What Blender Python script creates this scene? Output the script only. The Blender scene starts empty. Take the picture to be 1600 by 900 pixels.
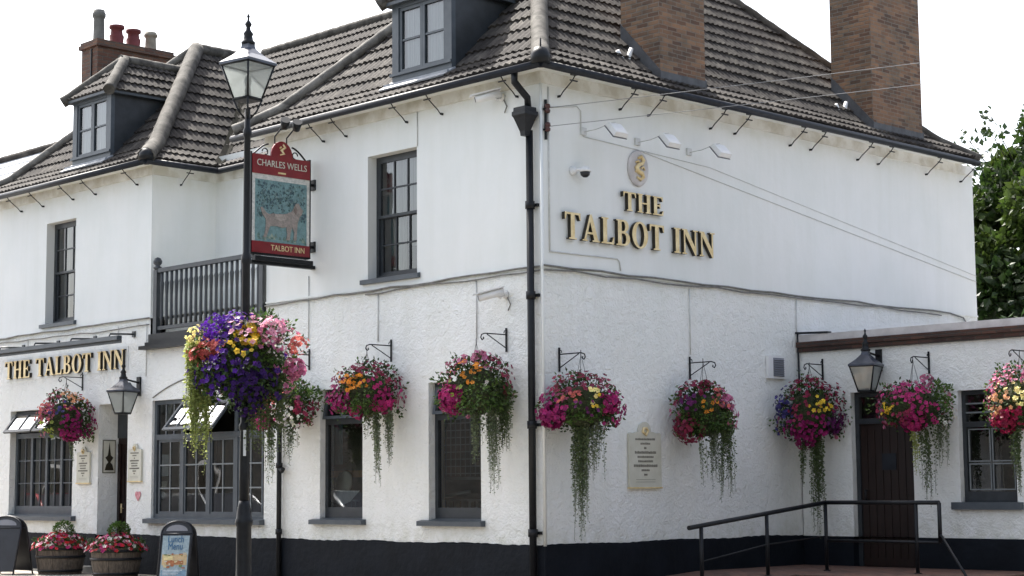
import bpy, math, random
from mathutils import Vector, Matrix
rng = random.Random(7)
R = math.radians
scene = bpy.context.scene
COL = scene.collection

# ------------------------------------------------------------------ camera, sky, sun, exposure
cam_d = bpy.data.cameras.new('camera'); cam = bpy.data.objects.new('camera', cam_d); COL.objects.link(cam)
YAW, PITCH, ROLL = 2.3669, 0.1120, -0.0081
_f = Vector((math.cos(PITCH)*math.cos(YAW), math.cos(PITCH)*math.sin(YAW), math.sin(PITCH)))
_r0 = Vector((math.sin(YAW), -math.cos(YAW), 0)); _u0 = _r0.cross(_f)
_r = _r0*math.cos(ROLL) + _u0*math.sin(ROLL); _u = -_r0*math.sin(ROLL) + _u0*math.cos(ROLL)
cam.matrix_world = Matrix(((_r.x, _u.x, -_f.x, 16.206), (_r.y, _u.y, -_f.y, -16.425), (_r.z, _u.z, -_f.z, 1.4), (0, 0, 0, 1)))
cam_d.sensor_width = 36; cam_d.lens = 36*2760.26/1600; cam_d.clip_end = 2000; cam_d.clip_start = .1
scene.camera = cam

SUN = Vector((-0.56, 0.12, 0.82)).normalized()
world = bpy.data.worlds.new('World'); scene.world = world; world.use_nodes = True
wn = world.node_tree.nodes
sky = wn.new('ShaderNodeTexSky'); sky.sky_type = 'NISHITA'; sky.sun_disc = False
sky.sun_elevation = math.asin(SUN.z); sky.sun_rotation = math.atan2(SUN.x, SUN.y)
sky.dust_density = 4.0; sky.air_density = 1.0; sky.ozone_density = 1.0
# thin bright cloud veil over the blue: same luminance, less colour, laid out by direction
_bw = wn.new('ShaderNodeRGBToBW'); _tc = wn.new('ShaderNodeTexCoord'); _nz = wn.new('ShaderNodeTexNoise'); _nz.inputs['Scale'].default_value = 2.2; _nz.inputs['Detail'].default_value = 6
_mr = wn.new('ShaderNodeMapRange'); _mr.inputs[1].default_value = .3; _mr.inputs[2].default_value = .65; _mr.inputs[3].default_value = .12; _mr.inputs[4].default_value = .66
_ml = wn.new('ShaderNodeVectorMath'); _ml.operation = 'SCALE'; _ml.inputs[0].default_value = (1.40, 1.38, 1.34)
_mx = wn.new('ShaderNodeMix'); _mx.data_type = 'RGBA'; _wl = world.node_tree.links
_wl.new(sky.outputs[0], _bw.inputs[0]); _wl.new(_bw.outputs[0], _ml.inputs['Scale']); _wl.new(_tc.outputs['Generated'], _nz.inputs['Vector']); _wl.new(_nz.outputs[0], _mr.inputs[0])
_wl.new(_mr.outputs[0], _mx.inputs[0]); _wl.new(sky.outputs[0], _mx.inputs[6]); _wl.new(_ml.outputs[0], _mx.inputs[7]); _wl.new(_mx.outputs[2], wn['Background'].inputs[0])
wn['Background'].inputs[1].default_value = 0.15
sl = bpy.data.lights.new('sun', 'SUN'); sl.energy = 4.2; sl.angle = R(0.6); sl.color = (1, .95, .88)
sun = bpy.data.objects.new('sun', sl); COL.objects.link(sun); sun.rotation_euler = SUN.to_track_quat('Z', 'Y').to_euler()
vs = scene.view_settings
vs.view_transform = 'Standard'; vs.look = 'None'; vs.gamma = 1; vs.exposure = 1.46; vs.use_curve_mapping = False
scene.cycles.max_bounces = 6; scene.cycles.transparent_max_bounces = 12; scene.cycles.caustics_reflective = False; scene.cycles.caustics_refractive = False
scene.cycles.use_denoising = True

# ------------------------------------------------------------------ materials
def new_mat(name):
    m = bpy.data.materials.new(name); m.use_nodes = True
    return m, m.node_tree.nodes, m.node_tree.links, m.node_tree.nodes['Principled BSDF']
def N(nodes, t, **k):
    n = nodes.new(t)
    for a, b in k.items():
        if a.startswith('i_'):
            key = a[2:]; n.inputs[int(key) if key.isdigit() else key].default_value = b
        else: setattr(n, a, b)
    return n
def ramp(nodes, links, src, stops):
    r = nodes.new('ShaderNodeValToRGB'); el = r.color_ramp.elements
    while len(el) < len(stops): el.new(.5)
    for e, (p, c) in zip(el, stops): e.position = p; e.color = (*c, 1)
    links.new(src, r.inputs[0]); return r.outputs[0]
def mottled(name, c1, c2, scale=3.0, rough=.6, bump=0.0, bscale=40, dist=.01, detail=5, metal=0.0, spec=.5, stretch=None, lo=.35, hi=.65):
    m, n, l, b = new_mat(name)
    tc = N(n, 'ShaderNodeTexCoord')
    src = tc.outputs['Object']
    if stretch:
        mp = N(n, 'ShaderNodeMapping'); mp.inputs['Scale'].default_value = stretch; l.new(src, mp.inputs[0]); src = mp.outputs[0]
    t = N(n, 'ShaderNodeTexNoise', i_Scale=scale, i_Detail=detail, i_Roughness=.6); l.new(src, t.inputs['Vector'])
    l.new(ramp(n, l, t.outputs[0], [(lo, c1), (hi, c2)]), b.inputs['Base Color'])
    b.inputs['Roughness'].default_value = rough; b.inputs['Metallic'].default_value = metal; b.inputs['Specular IOR Level'].default_value = spec
    if bump:
        t2 = N(n, 'ShaderNodeTexNoise', i_Scale=bscale, i_Detail=3); l.new(src, t2.inputs['Vector'])
        bm = N(n, 'ShaderNodeBump', i_Strength=bump, i_Distance=dist); l.new(t2.outputs[0], bm.inputs['Height']); l.new(bm.outputs[0], b.inputs['Normal'])
    return m
M = {}
def weathered(m, streak=(.955, .955, .94), splash=True):
    n, l = m.node_tree.nodes, m.node_tree.links; b = n['Principled BSDF']; src = b.inputs['Base Color'].links[0].from_socket
    g = N(n, 'ShaderNodeNewGeometry'); mp = N(n, 'ShaderNodeMapping'); mp.inputs['Scale'].default_value = (2.2, 2.2, .30); l.new(g.outputs['Position'], mp.inputs[0])
    t = N(n, 'ShaderNodeTexNoise', i_Scale=1.6, i_Detail=5, i_Roughness=.65); l.new(mp.outputs[0], t.inputs['Vector'])
    mm = N(n, 'ShaderNodeMix', data_type='RGBA', blend_type='MULTIPLY'); mm.inputs[0].default_value = 1
    l.new(src, mm.inputs[6]); l.new(ramp(n, l, t.outputs[0], [(.34, streak), (.60, (1, 1, 1))]), mm.inputs[7]); out = mm.outputs[2]
    # rain-splash dirt just over the plinth and run-off marks under the eaves: ragged bands at fixed heights on the wall
    sp = N(n, 'ShaderNodeSeparateXYZ'); l.new(g.outputs['Position'], sp.inputs[0])
    t2 = N(n, 'ShaderNodeTexNoise', i_Scale=4.5, i_Detail=6, i_Roughness=.7); l.new(g.outputs['Position'], t2.inputs['Vector'])
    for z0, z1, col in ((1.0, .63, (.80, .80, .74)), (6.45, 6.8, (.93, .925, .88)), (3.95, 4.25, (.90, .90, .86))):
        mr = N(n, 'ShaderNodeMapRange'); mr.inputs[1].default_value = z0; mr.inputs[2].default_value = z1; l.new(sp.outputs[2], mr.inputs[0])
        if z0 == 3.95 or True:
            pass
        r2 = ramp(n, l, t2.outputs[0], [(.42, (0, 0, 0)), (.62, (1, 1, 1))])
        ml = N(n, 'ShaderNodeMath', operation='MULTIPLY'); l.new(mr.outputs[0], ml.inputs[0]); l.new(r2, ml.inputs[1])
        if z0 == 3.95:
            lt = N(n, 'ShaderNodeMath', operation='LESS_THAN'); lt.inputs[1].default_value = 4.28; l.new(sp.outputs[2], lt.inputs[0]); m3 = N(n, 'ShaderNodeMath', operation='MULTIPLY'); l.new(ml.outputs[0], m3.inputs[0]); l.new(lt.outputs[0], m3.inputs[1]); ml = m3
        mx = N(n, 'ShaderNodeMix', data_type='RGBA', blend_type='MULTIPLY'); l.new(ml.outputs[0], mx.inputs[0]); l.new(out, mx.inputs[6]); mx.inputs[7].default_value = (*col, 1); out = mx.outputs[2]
    l.new(out, b.inputs['Base Color']); return m
M['smooth'] = weathered(mottled('painted_smooth_render', (.745, .77, .755), (.785, .80, .79), .9, .75, .2, 5, .02, detail=4), (.965, .965, .955))
def roughcast():
    m, n, l, b = new_mat('painted_roughcast')
    tc = N(n, 'ShaderNodeTexCoord')
    t = N(n, 'ShaderNodeTexNoise', i_Scale=1.1, i_Detail=6, i_Roughness=.65); l.new(tc.outputs['Object'], t.inputs['Vector'])
    c1 = ramp(n, l, t.outputs[0], [(.3, (.82, .84, .82)), (.6, (.86, .87, .855))])
    # grime speckle held in the pits of the roughcast
    v = N(n, 'ShaderNodeTexNoise', i_Scale=8.5, i_Detail=4, i_Roughness=.7, i_Distortion=.6); l.new(tc.outputs['Object'], v.inputs['Vector'])
    c2 = ramp(n, l, v.outputs[0], [(.25, (.90, .90, .89)), (.38, (1, 1, 1))])
    mx = N(n, 'ShaderNodeMix', data_type='RGBA', blend_type='MULTIPLY'); mx.inputs[0].default_value = 1
    l.new(c1, mx.inputs[6]); l.new(c2, mx.inputs[7]); l.new(mx.outputs[2], b.inputs['Base Color'])
    v2 = N(n, 'ShaderNodeTexNoise', i_Scale=34, i_Detail=2); l.new(tc.outputs['Object'], v2.inputs['Vector'])
    ad = N(n, 'ShaderNodeMath', operation='MULTIPLY_ADD'); ad.inputs[1].default_value = .35
    l.new(v2.outputs[0], ad.inputs[0]); l.new(v.outputs[0], ad.inputs[2])
    bm = N(n, 'ShaderNodeBump', i_Strength=.85, i_Distance=.046); l.new(ad.outputs[0], bm.inputs['Height']); l.new(bm.outputs[0], b.inputs['Normal'])
    b.inputs['Roughness'].default_value = .8
    return m
M['rough'] = weathered(roughcast())
M['plinth'] = mottled('plinth_paint', (.0025, .0045, .008), (.006, .009, .0145), 2.2, .7, .5, 12, .02, spec=.2)
M['railing'] = mottled('dark_railing_paint', (.032, .038, .045), (.045, .053, .062), 6, .5)
M['joinery'] = mottled('grey_joinery_paint', (.055, .068, .082), (.075, .09, .105), 6, .45)
M['joinery_dark'] = mottled('dark_joinery_paint', (.022, .027, .032), (.034, .04, .047), 6, .4)
M['joinery_pale'] = mottled('pale_bar_paint', (.16, .18, .19), (.2, .22, .23), 6, .5)
M['iron'] = mottled('black_iron', (.005, .006, .008), (.010, .012, .015), 14, .45, spec=.3)
M['gutter'] = mottled('gutter_paint', (.010, .012, .018), (.018, .022, .030), 7, .5, spec=.3)
M['lead'] = mottled('lead', (.20, .215, .24), (.32, .34, .37), 5, .5)
M['lead_dark'] = mottled('weathered_lead', (.05, .052, .058), (.09, .095, .105), 6, .6)
M['valley'] = mottled('matte_black_valley', (.010, .010, .009), (.018, .018, .014), 6, .95, spec=.05)  # near-black matte tone for the roof valley strip
M['cream'] = mottled('stained_cream_paint', (.58, .56, .49), (.76, .76, .72), 2.5, .8, detail=7, lo=.4, hi=.58)
M['cable'] = mottled('grey_cable', (.13, .13, .12), (.22, .22, .21), 8, .6)
M['conduit'] = mottled('painted_conduit', (.50, .51, .50), (.62, .63, .62), 8, .7)
M['white_pl'] = mottled('white_plastic', (.72, .73, .73), (.8, .8, .8), 4, .4)
M['grey_pl'] = mottled('grey_plastic', (.18, .19, .22), (.22, .23, .26), 4, .5)
M['insulator'] = mottled('brown_insulator', (.05, .015, .012), (.08, .025, .02), 6, .3)
M['red_pot'] = mottled('red_clay', (.10, .016, .018), (.15, .026, .026), 6, .7)
M['grey_pot'] = mottled('sooty_clay', (.10, .10, .09), (.17, .165, .15), 6, .8)
M['buff_pot'] = mottled('buff_clay', (.20, .18, .14), (.30, .28, .23), 6, .8)
M['pinkish'] = mottled('flashing_pale', (.45, .43, .43), (.6, .58, .58), 4, .6)
M['oak'] = mottled('weathered_oak', (.06, .048, .038), (.14, .115, .09), 9, .75, .6, 30, .01, stretch=(6, 6, 1))
M['soil'] = mottled('soil', (.012, .009, .007), (.03, .022, .016), 20, .95, .8, 40, .02)
M['moss'] = mottled('moss_liner', (.02, .028, .01), (.045, .05, .02), 18, .95, .8, 40, .02)
M['door'] = mottled('brown_door_wood', (.009, .0035, .0025), (.018, .007, .005), 3, .45, stretch=(9, 9, .8))
M['red_sign'] = mottled('red_sign_paint', (.17, .008, .014), (.22, .014, .02), 5, .35)
M['gold'] = mottled('gold_leaf', (.66, .50, .24), (.84, .70, .42), 8, .35, metal=.25)
M['letter_side'] = mottled('letter_side_black', (.012, .010, .006), (.03, .022, .01), 8, .5)
M['board_cream'] = mottled('cream_board', (.54, .535, .45), (.62, .615, .54), 4, .5)
M['ink'] = mottled('sign_ink', (.14, .135, .11), (.2, .19, .16), 8, .6)
M['black_board'] = mottled('black_board_paint', (.008, .009, .012), (.016, .018, .024), 5, .35)
M['curtain'] = mottled('pale_curtain', (.42, .42, .38), (.6, .6, .55), 3, .9, stretch=(30, 30, .4))
M['net'] = mottled('net_curtain', (.46, .52, .56), (.72, .76, .78), 2, .9, stretch=(26, 26, .3))
M['curtain_brown'] = mottled('brown_curtain', (.05, .035, .028), (.10, .07, .055), 3, .9, stretch=(30, 30, .4))
M['teal_cloth'] = mottled('teal_cloth', (.05, .12, .13), (.08, .18, .19), 3, .9, stretch=(30, 30, .4))
M['warm_wood'] = mottled('warm_wood', (.22, .11, .05), (.32, .17, .08), 3, .6)
M['curtain_mustard'] = mottled('mustard_curtain', (.42, .30, .06), (.55, .40, .09), 3, .9, stretch=(30, 30, .4))
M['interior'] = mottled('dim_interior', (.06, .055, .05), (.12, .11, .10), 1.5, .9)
def brick_mat(name, c1, c2, mortar, scale=1.0, rowh=.075, w=.225, tint=None, rough=.85, flat=False):
    m, n, l, b = new_mat(name)
    g = N(n, 'ShaderNodeNewGeometry'); sp = N(n, 'ShaderNodeSeparateXYZ'); l.new(g.outputs['Position'], sp.inputs[0])
    sn = N(n, 'ShaderNodeSeparateXYZ'); l.new(g.outputs['True Normal'], sn.inputs[0])
    cb = N(n, 'ShaderNodeCombineXYZ')
    if flat:
        l.new(sp.outputs[0], cb.inputs[0]); l.new(sp.outputs[1], cb.inputs[1])
    else:
        ab = N(n, 'ShaderNodeMath', operation='ABSOLUTE'); l.new(sn.outputs[0], ab.inputs[0])
        gt = N(n, 'ShaderNodeMath', operation='GREATER_THAN'); gt.inputs[1].default_value = .5; l.new(ab.outputs[0], gt.inputs[0])
        mx = N(n, 'ShaderNodeMix', data_type='FLOAT'); l.new(gt.outputs[0], mx.inputs[0]); l.new(sp.outputs[0], mx.inputs[2]); l.new(sp.outputs[1], mx.inputs[3])
        l.new(mx.outputs[0], cb.inputs[0]); l.new(sp.outputs[2], cb.inputs[1])
    wv = N(n, 'ShaderNodeTexNoise', i_Scale=9, i_Detail=2); l.new(cb.outputs[0], wv.inputs['Vector'])
    va = N(n, 'ShaderNodeVectorMath', operation='MULTIPLY_ADD'); va.inputs[1].default_value = (.02, .02, 0)
    l.new(wv.outputs['Color'], va.inputs[0]); l.new(cb.outputs[0], va.inputs[2])
    bt = N(n, 'ShaderNodeTexBrick'); l.new(va.outputs[0], bt.inputs['Vector'])
    bt.inputs['Color1'].default_value = (*c1, 1); bt.inputs['Color2'].default_value = (*c2, 1); bt.inputs['Mortar'].default_value = (*mortar, 1)
    bt.inputs['Scale'].default_value = 1; bt.inputs['Mortar Size'].default_value = .009; bt.inputs['Mortar Smooth'].default_value = .4
    bt.inputs['Brick Width'].default_value = w; bt.inputs['Row Height'].default_value = rowh; bt.inputs['Bias'].default_value = .0
    t = N(n, 'ShaderNodeTexNoise', i_Scale=2.2, i_Detail=6, i_Roughness=.7); l.new(g.outputs['Position'], t.inputs['Vector'])
    st = tint or [(.28, (.55, .56, .54)), (.46, (.92, .93, .9)), (.58, (1.15, 1.0, .88)), (.72, (1.35, 1.22, 1.05))]
    mm = N(n, 'ShaderNodeMix', data_type='RGBA', blend_type='MULTIPLY'); mm.inputs[0].default_value = 1
    l.new(bt.outputs[0], mm.inputs[6]); l.new(ramp(n, l, t.outputs[0], st), mm.inputs[7])
    l.new(mm.outputs[2], b.inputs['Base Color']); b.inputs['Roughness'].default_value = rough
    bm = N(n, 'ShaderNodeBump', i_Strength=.8, i_Distance=.012); bm.invert = True; l.new(bt.outputs['Fac'], bm.inputs['Height']); l.new(bm.outputs[0], b.inputs['Normal'])
    return m
M['brick'] = brick_mat('chimney_brick', (.085, .050, .036), (.22, .14, .09), (.17, .15, .13), rowh=.064, w=.21)
M['brick_red'] = brick_mat('chimney_brick_red', (.085, .042, .032), (.15, .085, .058), (.10, .09, .08))
M['brick_coping'] = brick_mat('brick_coping_course', (.045, .022, .018), (.085, .045, .035), (.05, .042, .038), rowh=.055, w=.23)
M['brick_pave'] = brick_mat('brick_paving', (.12, .06, .045), (.18, .10, .075), (.07, .06, .055), flat=True, rowh=.1, w=.2)
M['unseen_terrace'] = brick_mat('terrace_brick', (.045, .047, .048), (.08, .082, .084), (.065, .066, .067))
M['paving'] = brick_mat('pavement_slabs', (.29, .275, .25), (.35, .33, .30), (.14, .13, .12), flat=True, rowh=.45, w=.6)
M['asphalt'] = mottled('asphalt', (.075, .073, .07), (.10, .098, .093), 3, .85, .6, 80, .01)
M['concrete'] = mottled('pale_concrete', (.20, .195, .185), (.30, .29, .275), 1.2, .85, .4, 60, .01)
M['ground'] = mottled('ground_grass', (.035, .05, .02), (.07, .08, .035), 1, .95)
M['kerb'] = mottled('kerb_stone', (.22, .22, .21), (.3, .3, .28), 6, .8)
M['line'] = mottled('yellow_line_paint', (.55, .4, .05), (.62, .47, .08), 9, .7)
def tile_mat(name, a, b_, c, sc=1.0):
    m, n, l, b = new_mat(name)
    tc = N(n, 'ShaderNodeTexCoord')
    t = N(n, 'ShaderNodeTexNoise', i_Scale=2.3*sc, i_Detail=7, i_Roughness=.7); l.new(tc.outputs['Object'], t.inputs['Vector'])
    v = N(n, 'ShaderNodeTexVoronoi', i_Scale=3.6*sc); l.new(tc.outputs['Object'], v.inputs['Vector'])
    c1 = ramp(n, l, t.outputs[0], [(.3, a), (.5, b_), (.72, c)])
    hs = N(n, 'ShaderNodeHueSaturation'); l.new(c1, hs.inputs['Color'])
    mr = N(n, 'ShaderNodeMapRange'); mr.inputs[3].default_value = .72; mr.inputs[4].default_value = 1.3
    sx = N(n, 'ShaderNodeSeparateColor'); l.new(v.outputs['Color'], sx.inputs[0]); l.new(sx.outputs[0], mr.inputs[0]); l.new(mr.outputs[0], hs.inputs['Value'])
    l.new(hs.outputs[0], b.inputs['Base Color']); b.inputs['Roughness'].default_value = .85; b.inputs['Specular IOR Level'].default_value = .18
    t2 = N(n, 'ShaderNodeTexNoise', i_Scale=60, i_Detail=3); l.new(tc.outputs['Object'], t2.inputs['Vector'])
    bm = N(n, 'ShaderNodeBump', i_Strength=.4, i_Distance=.01); l.new(t2.outputs[0], bm.inputs['Height']); l.new(bm.outputs[0], b.inputs['Normal'])
    return m
M['tile'] = tile_mat('weathered_roof_tile', (.016, .0145, .0135), (.038, .034, .032), (.098, .090, .078))
M['ridge_brightened'] = tile_mat('brightened_hip_tile', (.10, .096, .088), (.16, .153, .14), (.22, .21, .19), 2)  # ridge tile colour brightened, painting daylight onto the shaded left hips
M['ridge'] = tile_mat('weathered_ridge_tile', (.052, .049, .043), (.088, .083, .075), (.14, .134, .118), 2)
M['slate'] = mottled('pale_slate', (.30, .32, .35), (.42, .44, .47), 3, .35, .3, 20, .01)
def glass_mat(name, tint=(.75, .8, .8), gl=.10, refl=(1, 1, 1)):
    m, n, l, b = new_mat(name); n.remove(b); out = n['Material Output']
    tr = N(n, 'ShaderNodeBsdfTransparent'); tr.inputs[0].default_value = (*tint, 1)
    g = N(n, 'ShaderNodeBsdfGlossy'); g.inputs['Color'].default_value = (*refl, 1); g.inputs['Roughness'].default_value = .015
    fr = N(n, 'ShaderNodeFresnel', i_IOR=2.1)
    tc = N(n, 'ShaderNodeTexCoord'); t = N(n, 'ShaderNodeTexNoise', i_Scale=1.6, i_Detail=1); l.new(tc.outputs['Object'], t.inputs['Vector'])
    bm = N(n, 'ShaderNodeBump', i_Strength=.045, i_Distance=.05); l.new(t.outputs[0], bm.inputs['Height']); l.new(bm.outputs[0], g.inputs['Normal'])
    mx = N(n, 'ShaderNodeMixShader'); l.new(fr.outputs[0], mx.inputs[0]); l.new(tr.outputs[0], mx.inputs[1]); l.new(g.outputs[0], mx.inputs[2])
    l.new(mx.outputs[0], out.inputs[0]); return m
M['glass'] = glass_mat('window_glass')
M['lamp_glass'] = glass_mat('lantern_glass', (.80, .84, .82))
_n, _l = M['lamp_glass'].node_tree.nodes, M['lamp_glass'].node_tree.links   # weathered, slightly milky panes
_t = _n.new('ShaderNodeBsdfTranslucent'); _t.inputs[0].default_value = (.75, .78, .78, 1); _d = _n.new('ShaderNodeMixShader'); _d.inputs[0].default_value = .38
_o = _n['Material Output']; _src = _o.inputs[0].links[0].from_socket; _l.new(_src, _d.inputs[1]); _l.new(_t.outputs[0], _d.inputs[2]); _l.new(_d.outputs[0], _o.inputs[0])
def vcol_mat(name, rough=.6, trans=.3, spec=.3):
    m, n, l, b = new_mat(name)
    a = N(n, 'ShaderNodeVertexColor'); a.layer_name = 'Col'
    if name == 'painted_picture':   # brushy variation of the paint
        tc = N(n, 'ShaderNodeTexCoord'); t_ = N(n, 'ShaderNodeTexNoise', i_Scale=16, i_Detail=5, i_Roughness=.75, i_Distortion=.8); l.new(tc.outputs['Object'], t_.inputs['Vector'])
        mm = N(n, 'ShaderNodeMix', data_type='RGBA', blend_type='MULTIPLY'); mm.inputs[0].default_value = 1
        l.new(a.outputs[0], mm.inputs[6]); l.new(ramp(n, l, t_.outputs[0], [(.35, (.65, .68, .68)), (.62, (1.1, 1.08, 1.06))]), mm.inputs[7]); l.new(mm.outputs[2], b.inputs['Base Color']); b.inputs['Roughness'].default_value = rough; return m
    l.new(a.outputs[0], b.inputs['Base Color']); b.inputs['Roughness'].default_value = rough; b.inputs['Specular IOR Level'].default_value = spec
    out = n['Material Output']
    t = N(n, 'ShaderNodeBsdfTranslucent'); l.new(a.outputs[0], t.inputs[0])
    mx = N(n, 'ShaderNodeMixShader'); mx.inputs[0].default_value = trans
    l.new(b.outputs[0], mx.inputs[1]); l.new(t.outputs[0], mx.inputs[2]); l.new(mx.outputs[0], out.inputs[0])
    return m
M['petal'] = vcol_mat('petals', .55, .35)
M['leaf'] = vcol_mat('leaves', .5, .3, .4)
M['paint_vc'] = vcol_mat('painted_picture', .4, 0)
M['bark'] = mottled('bark', (.03, .024, .018), (.06, .05, .04), 10, .9, .6, 30, .02)

# ------------------------------------------------------------------ mesh builder
class MB:
    def __init__(s): s.v = []; s.f = []; s.mi = []; s.c = []; s.cur = 0; s.col = None; s.sm = []
    def add(s, verts, faces, smooth=False):
        o = len(s.v); s.v += [tuple(p) for p in verts]
        for f in faces:
            s.f.append([o+i for i in f]); s.mi.append(s.cur); s.sm.append(smooth)
            if s.col is not None: s.c.append((s.col, len(f)))
        return s
    def box(s, x0, x1, y0, y1, z0, z1):
        v = [(x, y, z) for z in (z0, z1) for y in (y0, y1) for x in (x0, x1)]
        return s.add(v, [(0, 2, 3, 1), (4, 5, 7, 6), (0, 1, 5, 4), (2, 6, 7, 3), (0, 4, 6, 2), (1, 3, 7, 5)])
    def obox(s, c, ax, ay, az):   # oriented box: centre and three half-axis vectors
        c, ax, ay, az = map(Vector, (c, ax, ay, az))
        v = [c + ax*i + ay*j + az*k for k in (-1, 1) for j in (-1, 1) for i in (-1, 1)]
        return s.add(v, [(0, 2, 3, 1), (4, 5, 7, 6), (0, 1, 5, 4), (2, 6, 7, 3), (0, 4, 6, 2), (1, 3, 7, 5)])
    def tube(s, pts, r, n=8, caps=True, smooth=True):
        pts = [Vector(p) for p in pts]; rs = r if isinstance(r, (list, tuple)) else [r]*len(pts)
        vs = []; up = None
        for i, p in enumerate(pts):
            d = (pts[min(i+1, len(pts)-1)] - pts[max(i-1, 0)]).normalized()
            if up is None: up = Vector((0, 0, 1)) if abs(d.z) < .9 else Vector((1, 0, 0))
            a = d.cross(up).normalized(); b = a.cross(d).normalized(); up = b
            for k in range(n):
                t = 2*math.pi*k/n; vs.append(p + (a*math.cos(t) + b*math.sin(t))*rs[i])
        fs = []
        for i in range(len(pts)-1):
            for k in range(n):
                k2 = (k+1) % n; fs.append((i*n+k, (i+1)*n+k, (i+1)*n+k2, i*n+k2))
        s.add(vs, fs, smooth)
        if caps:
            o = len(s.v)-len(vs)
            for base, rev in ((0, False), ((len(pts)-1)*n, True)):
                f = [o+base+k for k in range(n)]
                s.f.append(f[::-1] if rev else f); s.mi.append(s.cur); s.sm.append(False)
                if s.col is not None: s.c.append((s.col, n))
        return s
    def lathe(s, prof, c=(0, 0, 0), n=20, rot=0.0, smooth=True, squash=1.0):
        vs = []; fs = []
        for r_, z in prof:
            for k in range(n):
                t = rot + 2*math.pi*k/n; vs.append((c[0]+r_*math.cos(t), c[1]+r_*math.sin(t)*squash, c[2]+z))
        for i in range(len(prof)-1):
            for k in range(n):
                k2 = (k+1) % n; fs.append((i*n+k, i*n+k2, (i+1)*n+k2, (i+1)*n+k))
        fs.append(tuple(range(n))[::-1]); fs.append(tuple((len(prof)-1)*n+k for k in range(n)))
        return s.add(vs, fs, smooth)
    def prism(s, poly, org, U, V, W, d):   # polygon (u,v) extruded by d along W
        org, U, V, W = map(Vector, (org, U, V, W)); n = len(poly)
        a = [org + U*p + V*q for p, q in poly]; b = [x + W*d for x in a]
        return s.add(a + b, [tuple(range(n)), tuple(range(2*n-1, n-1, -1))] + [(i, i+n, (i+1) % n + n, (i+1) % n) for i in range(n)])
    def build(s, name, mat, parent=None, loc=(0, 0, 0)):
        me = bpy.data.meshes.new(name)
        me.from_pydata(s.v, [], s.f)
        mats = mat if isinstance(mat, (list, tuple)) else [mat]
        for m in mats: me.materials.append(M[m] if isinstance(m, str) else m)
        me.polygons.foreach_set('use_smooth', s.sm)
        if len(mats) > 1: me.polygons.foreach_set('material_index', s.mi)
        if s.c:
            ca = me.color_attributes.new('Col', 'FLOAT_COLOR', 'CORNER'); buf = []
            for c, k in s.c: buf += [c[0], c[1], c[2], 1.0]*k
            ca.data.foreach_set('color', buf)
        me.update()
        o = bpy.data.objects.new(name, me); COL.objects.link(o); o.location = loc
        if parent: o.parent = parent
        return o
def fix_normals(o):
    import bmesh
    b = bmesh.new(); b.from_mesh(o.data); bmesh.ops.recalc_face_normals(b, faces=b.faces); b.to_mesh(o.data); b.free(); return o
def tag(o, label, cat, group=None, kind=None):
    if label: o['label'] = label
    if cat: o['category'] = cat
    if group: o['group'] = group
    if kind: o['kind'] = kind
    return o
def empty(name, loc=(0, 0, 0), rz=0, label=None, cat=None, group=None):
    o = bpy.data.objects.new(name, None); COL.objects.link(o); o.location = loc; o.rotation_euler = (0, 0, rz); o.empty_display_size = .2
    return tag(o, label, cat, group)
def part_label(o, t): o['label'] = t; return o

# ------------------------------------------------------------------ ground, road, pavement
def sheet(name, x0, x1, y0, y1, z, mat):
    o = MB().add([(x0, y0, z), (x1, y0, z), (x1, y1, z), (x0, y1, z)], [(0, 1, 2, 3)]).build(name, mat); tag(o, None, None, kind='structure'); return o
sheet('ground', -600, 600, -600, 600, -.15, 'ground')
sheet('road', -200, 200, -13, -3.6, -.12, 'asphalt')
sheet('road', 5.2, 18.5, -3.6, 120, -.12, 'concrete')
o = MB().box(-120, 5.0, -3.45, 14, -.14, 0).build('pavement', 'paving'); tag(o, None, None, kind='structure')
o = MB().box(-120, 5.15, -3.6, -3.45, -.14, .004).box(5.0, 5.15, -3.45, 14, -.14, .004).build('kerb', 'kerb'); tag(o, None, None, kind='structure')
o = MB().box(-120, 120, -16, -13, -.14, 0).build('pavement', 'paving'); tag(o, None, None, kind='structure')
sheet('road_marking', -120, 4.6, -4.0, -3.9, -.116, 'line')

# ------------------------------------------------------------------ pub building
pub = empty('pub_building', (0, 0, 0), 0, 'white rendered two-storey corner pub with dark plinth and brown tiled hipped roofs', 'pub')
XR, XW, XL, YE, YG = -6.05, -9.31, -14.6, 5.55, 10.75
ZP, ZS, ZE = .63, 4.28, 6.9

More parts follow.
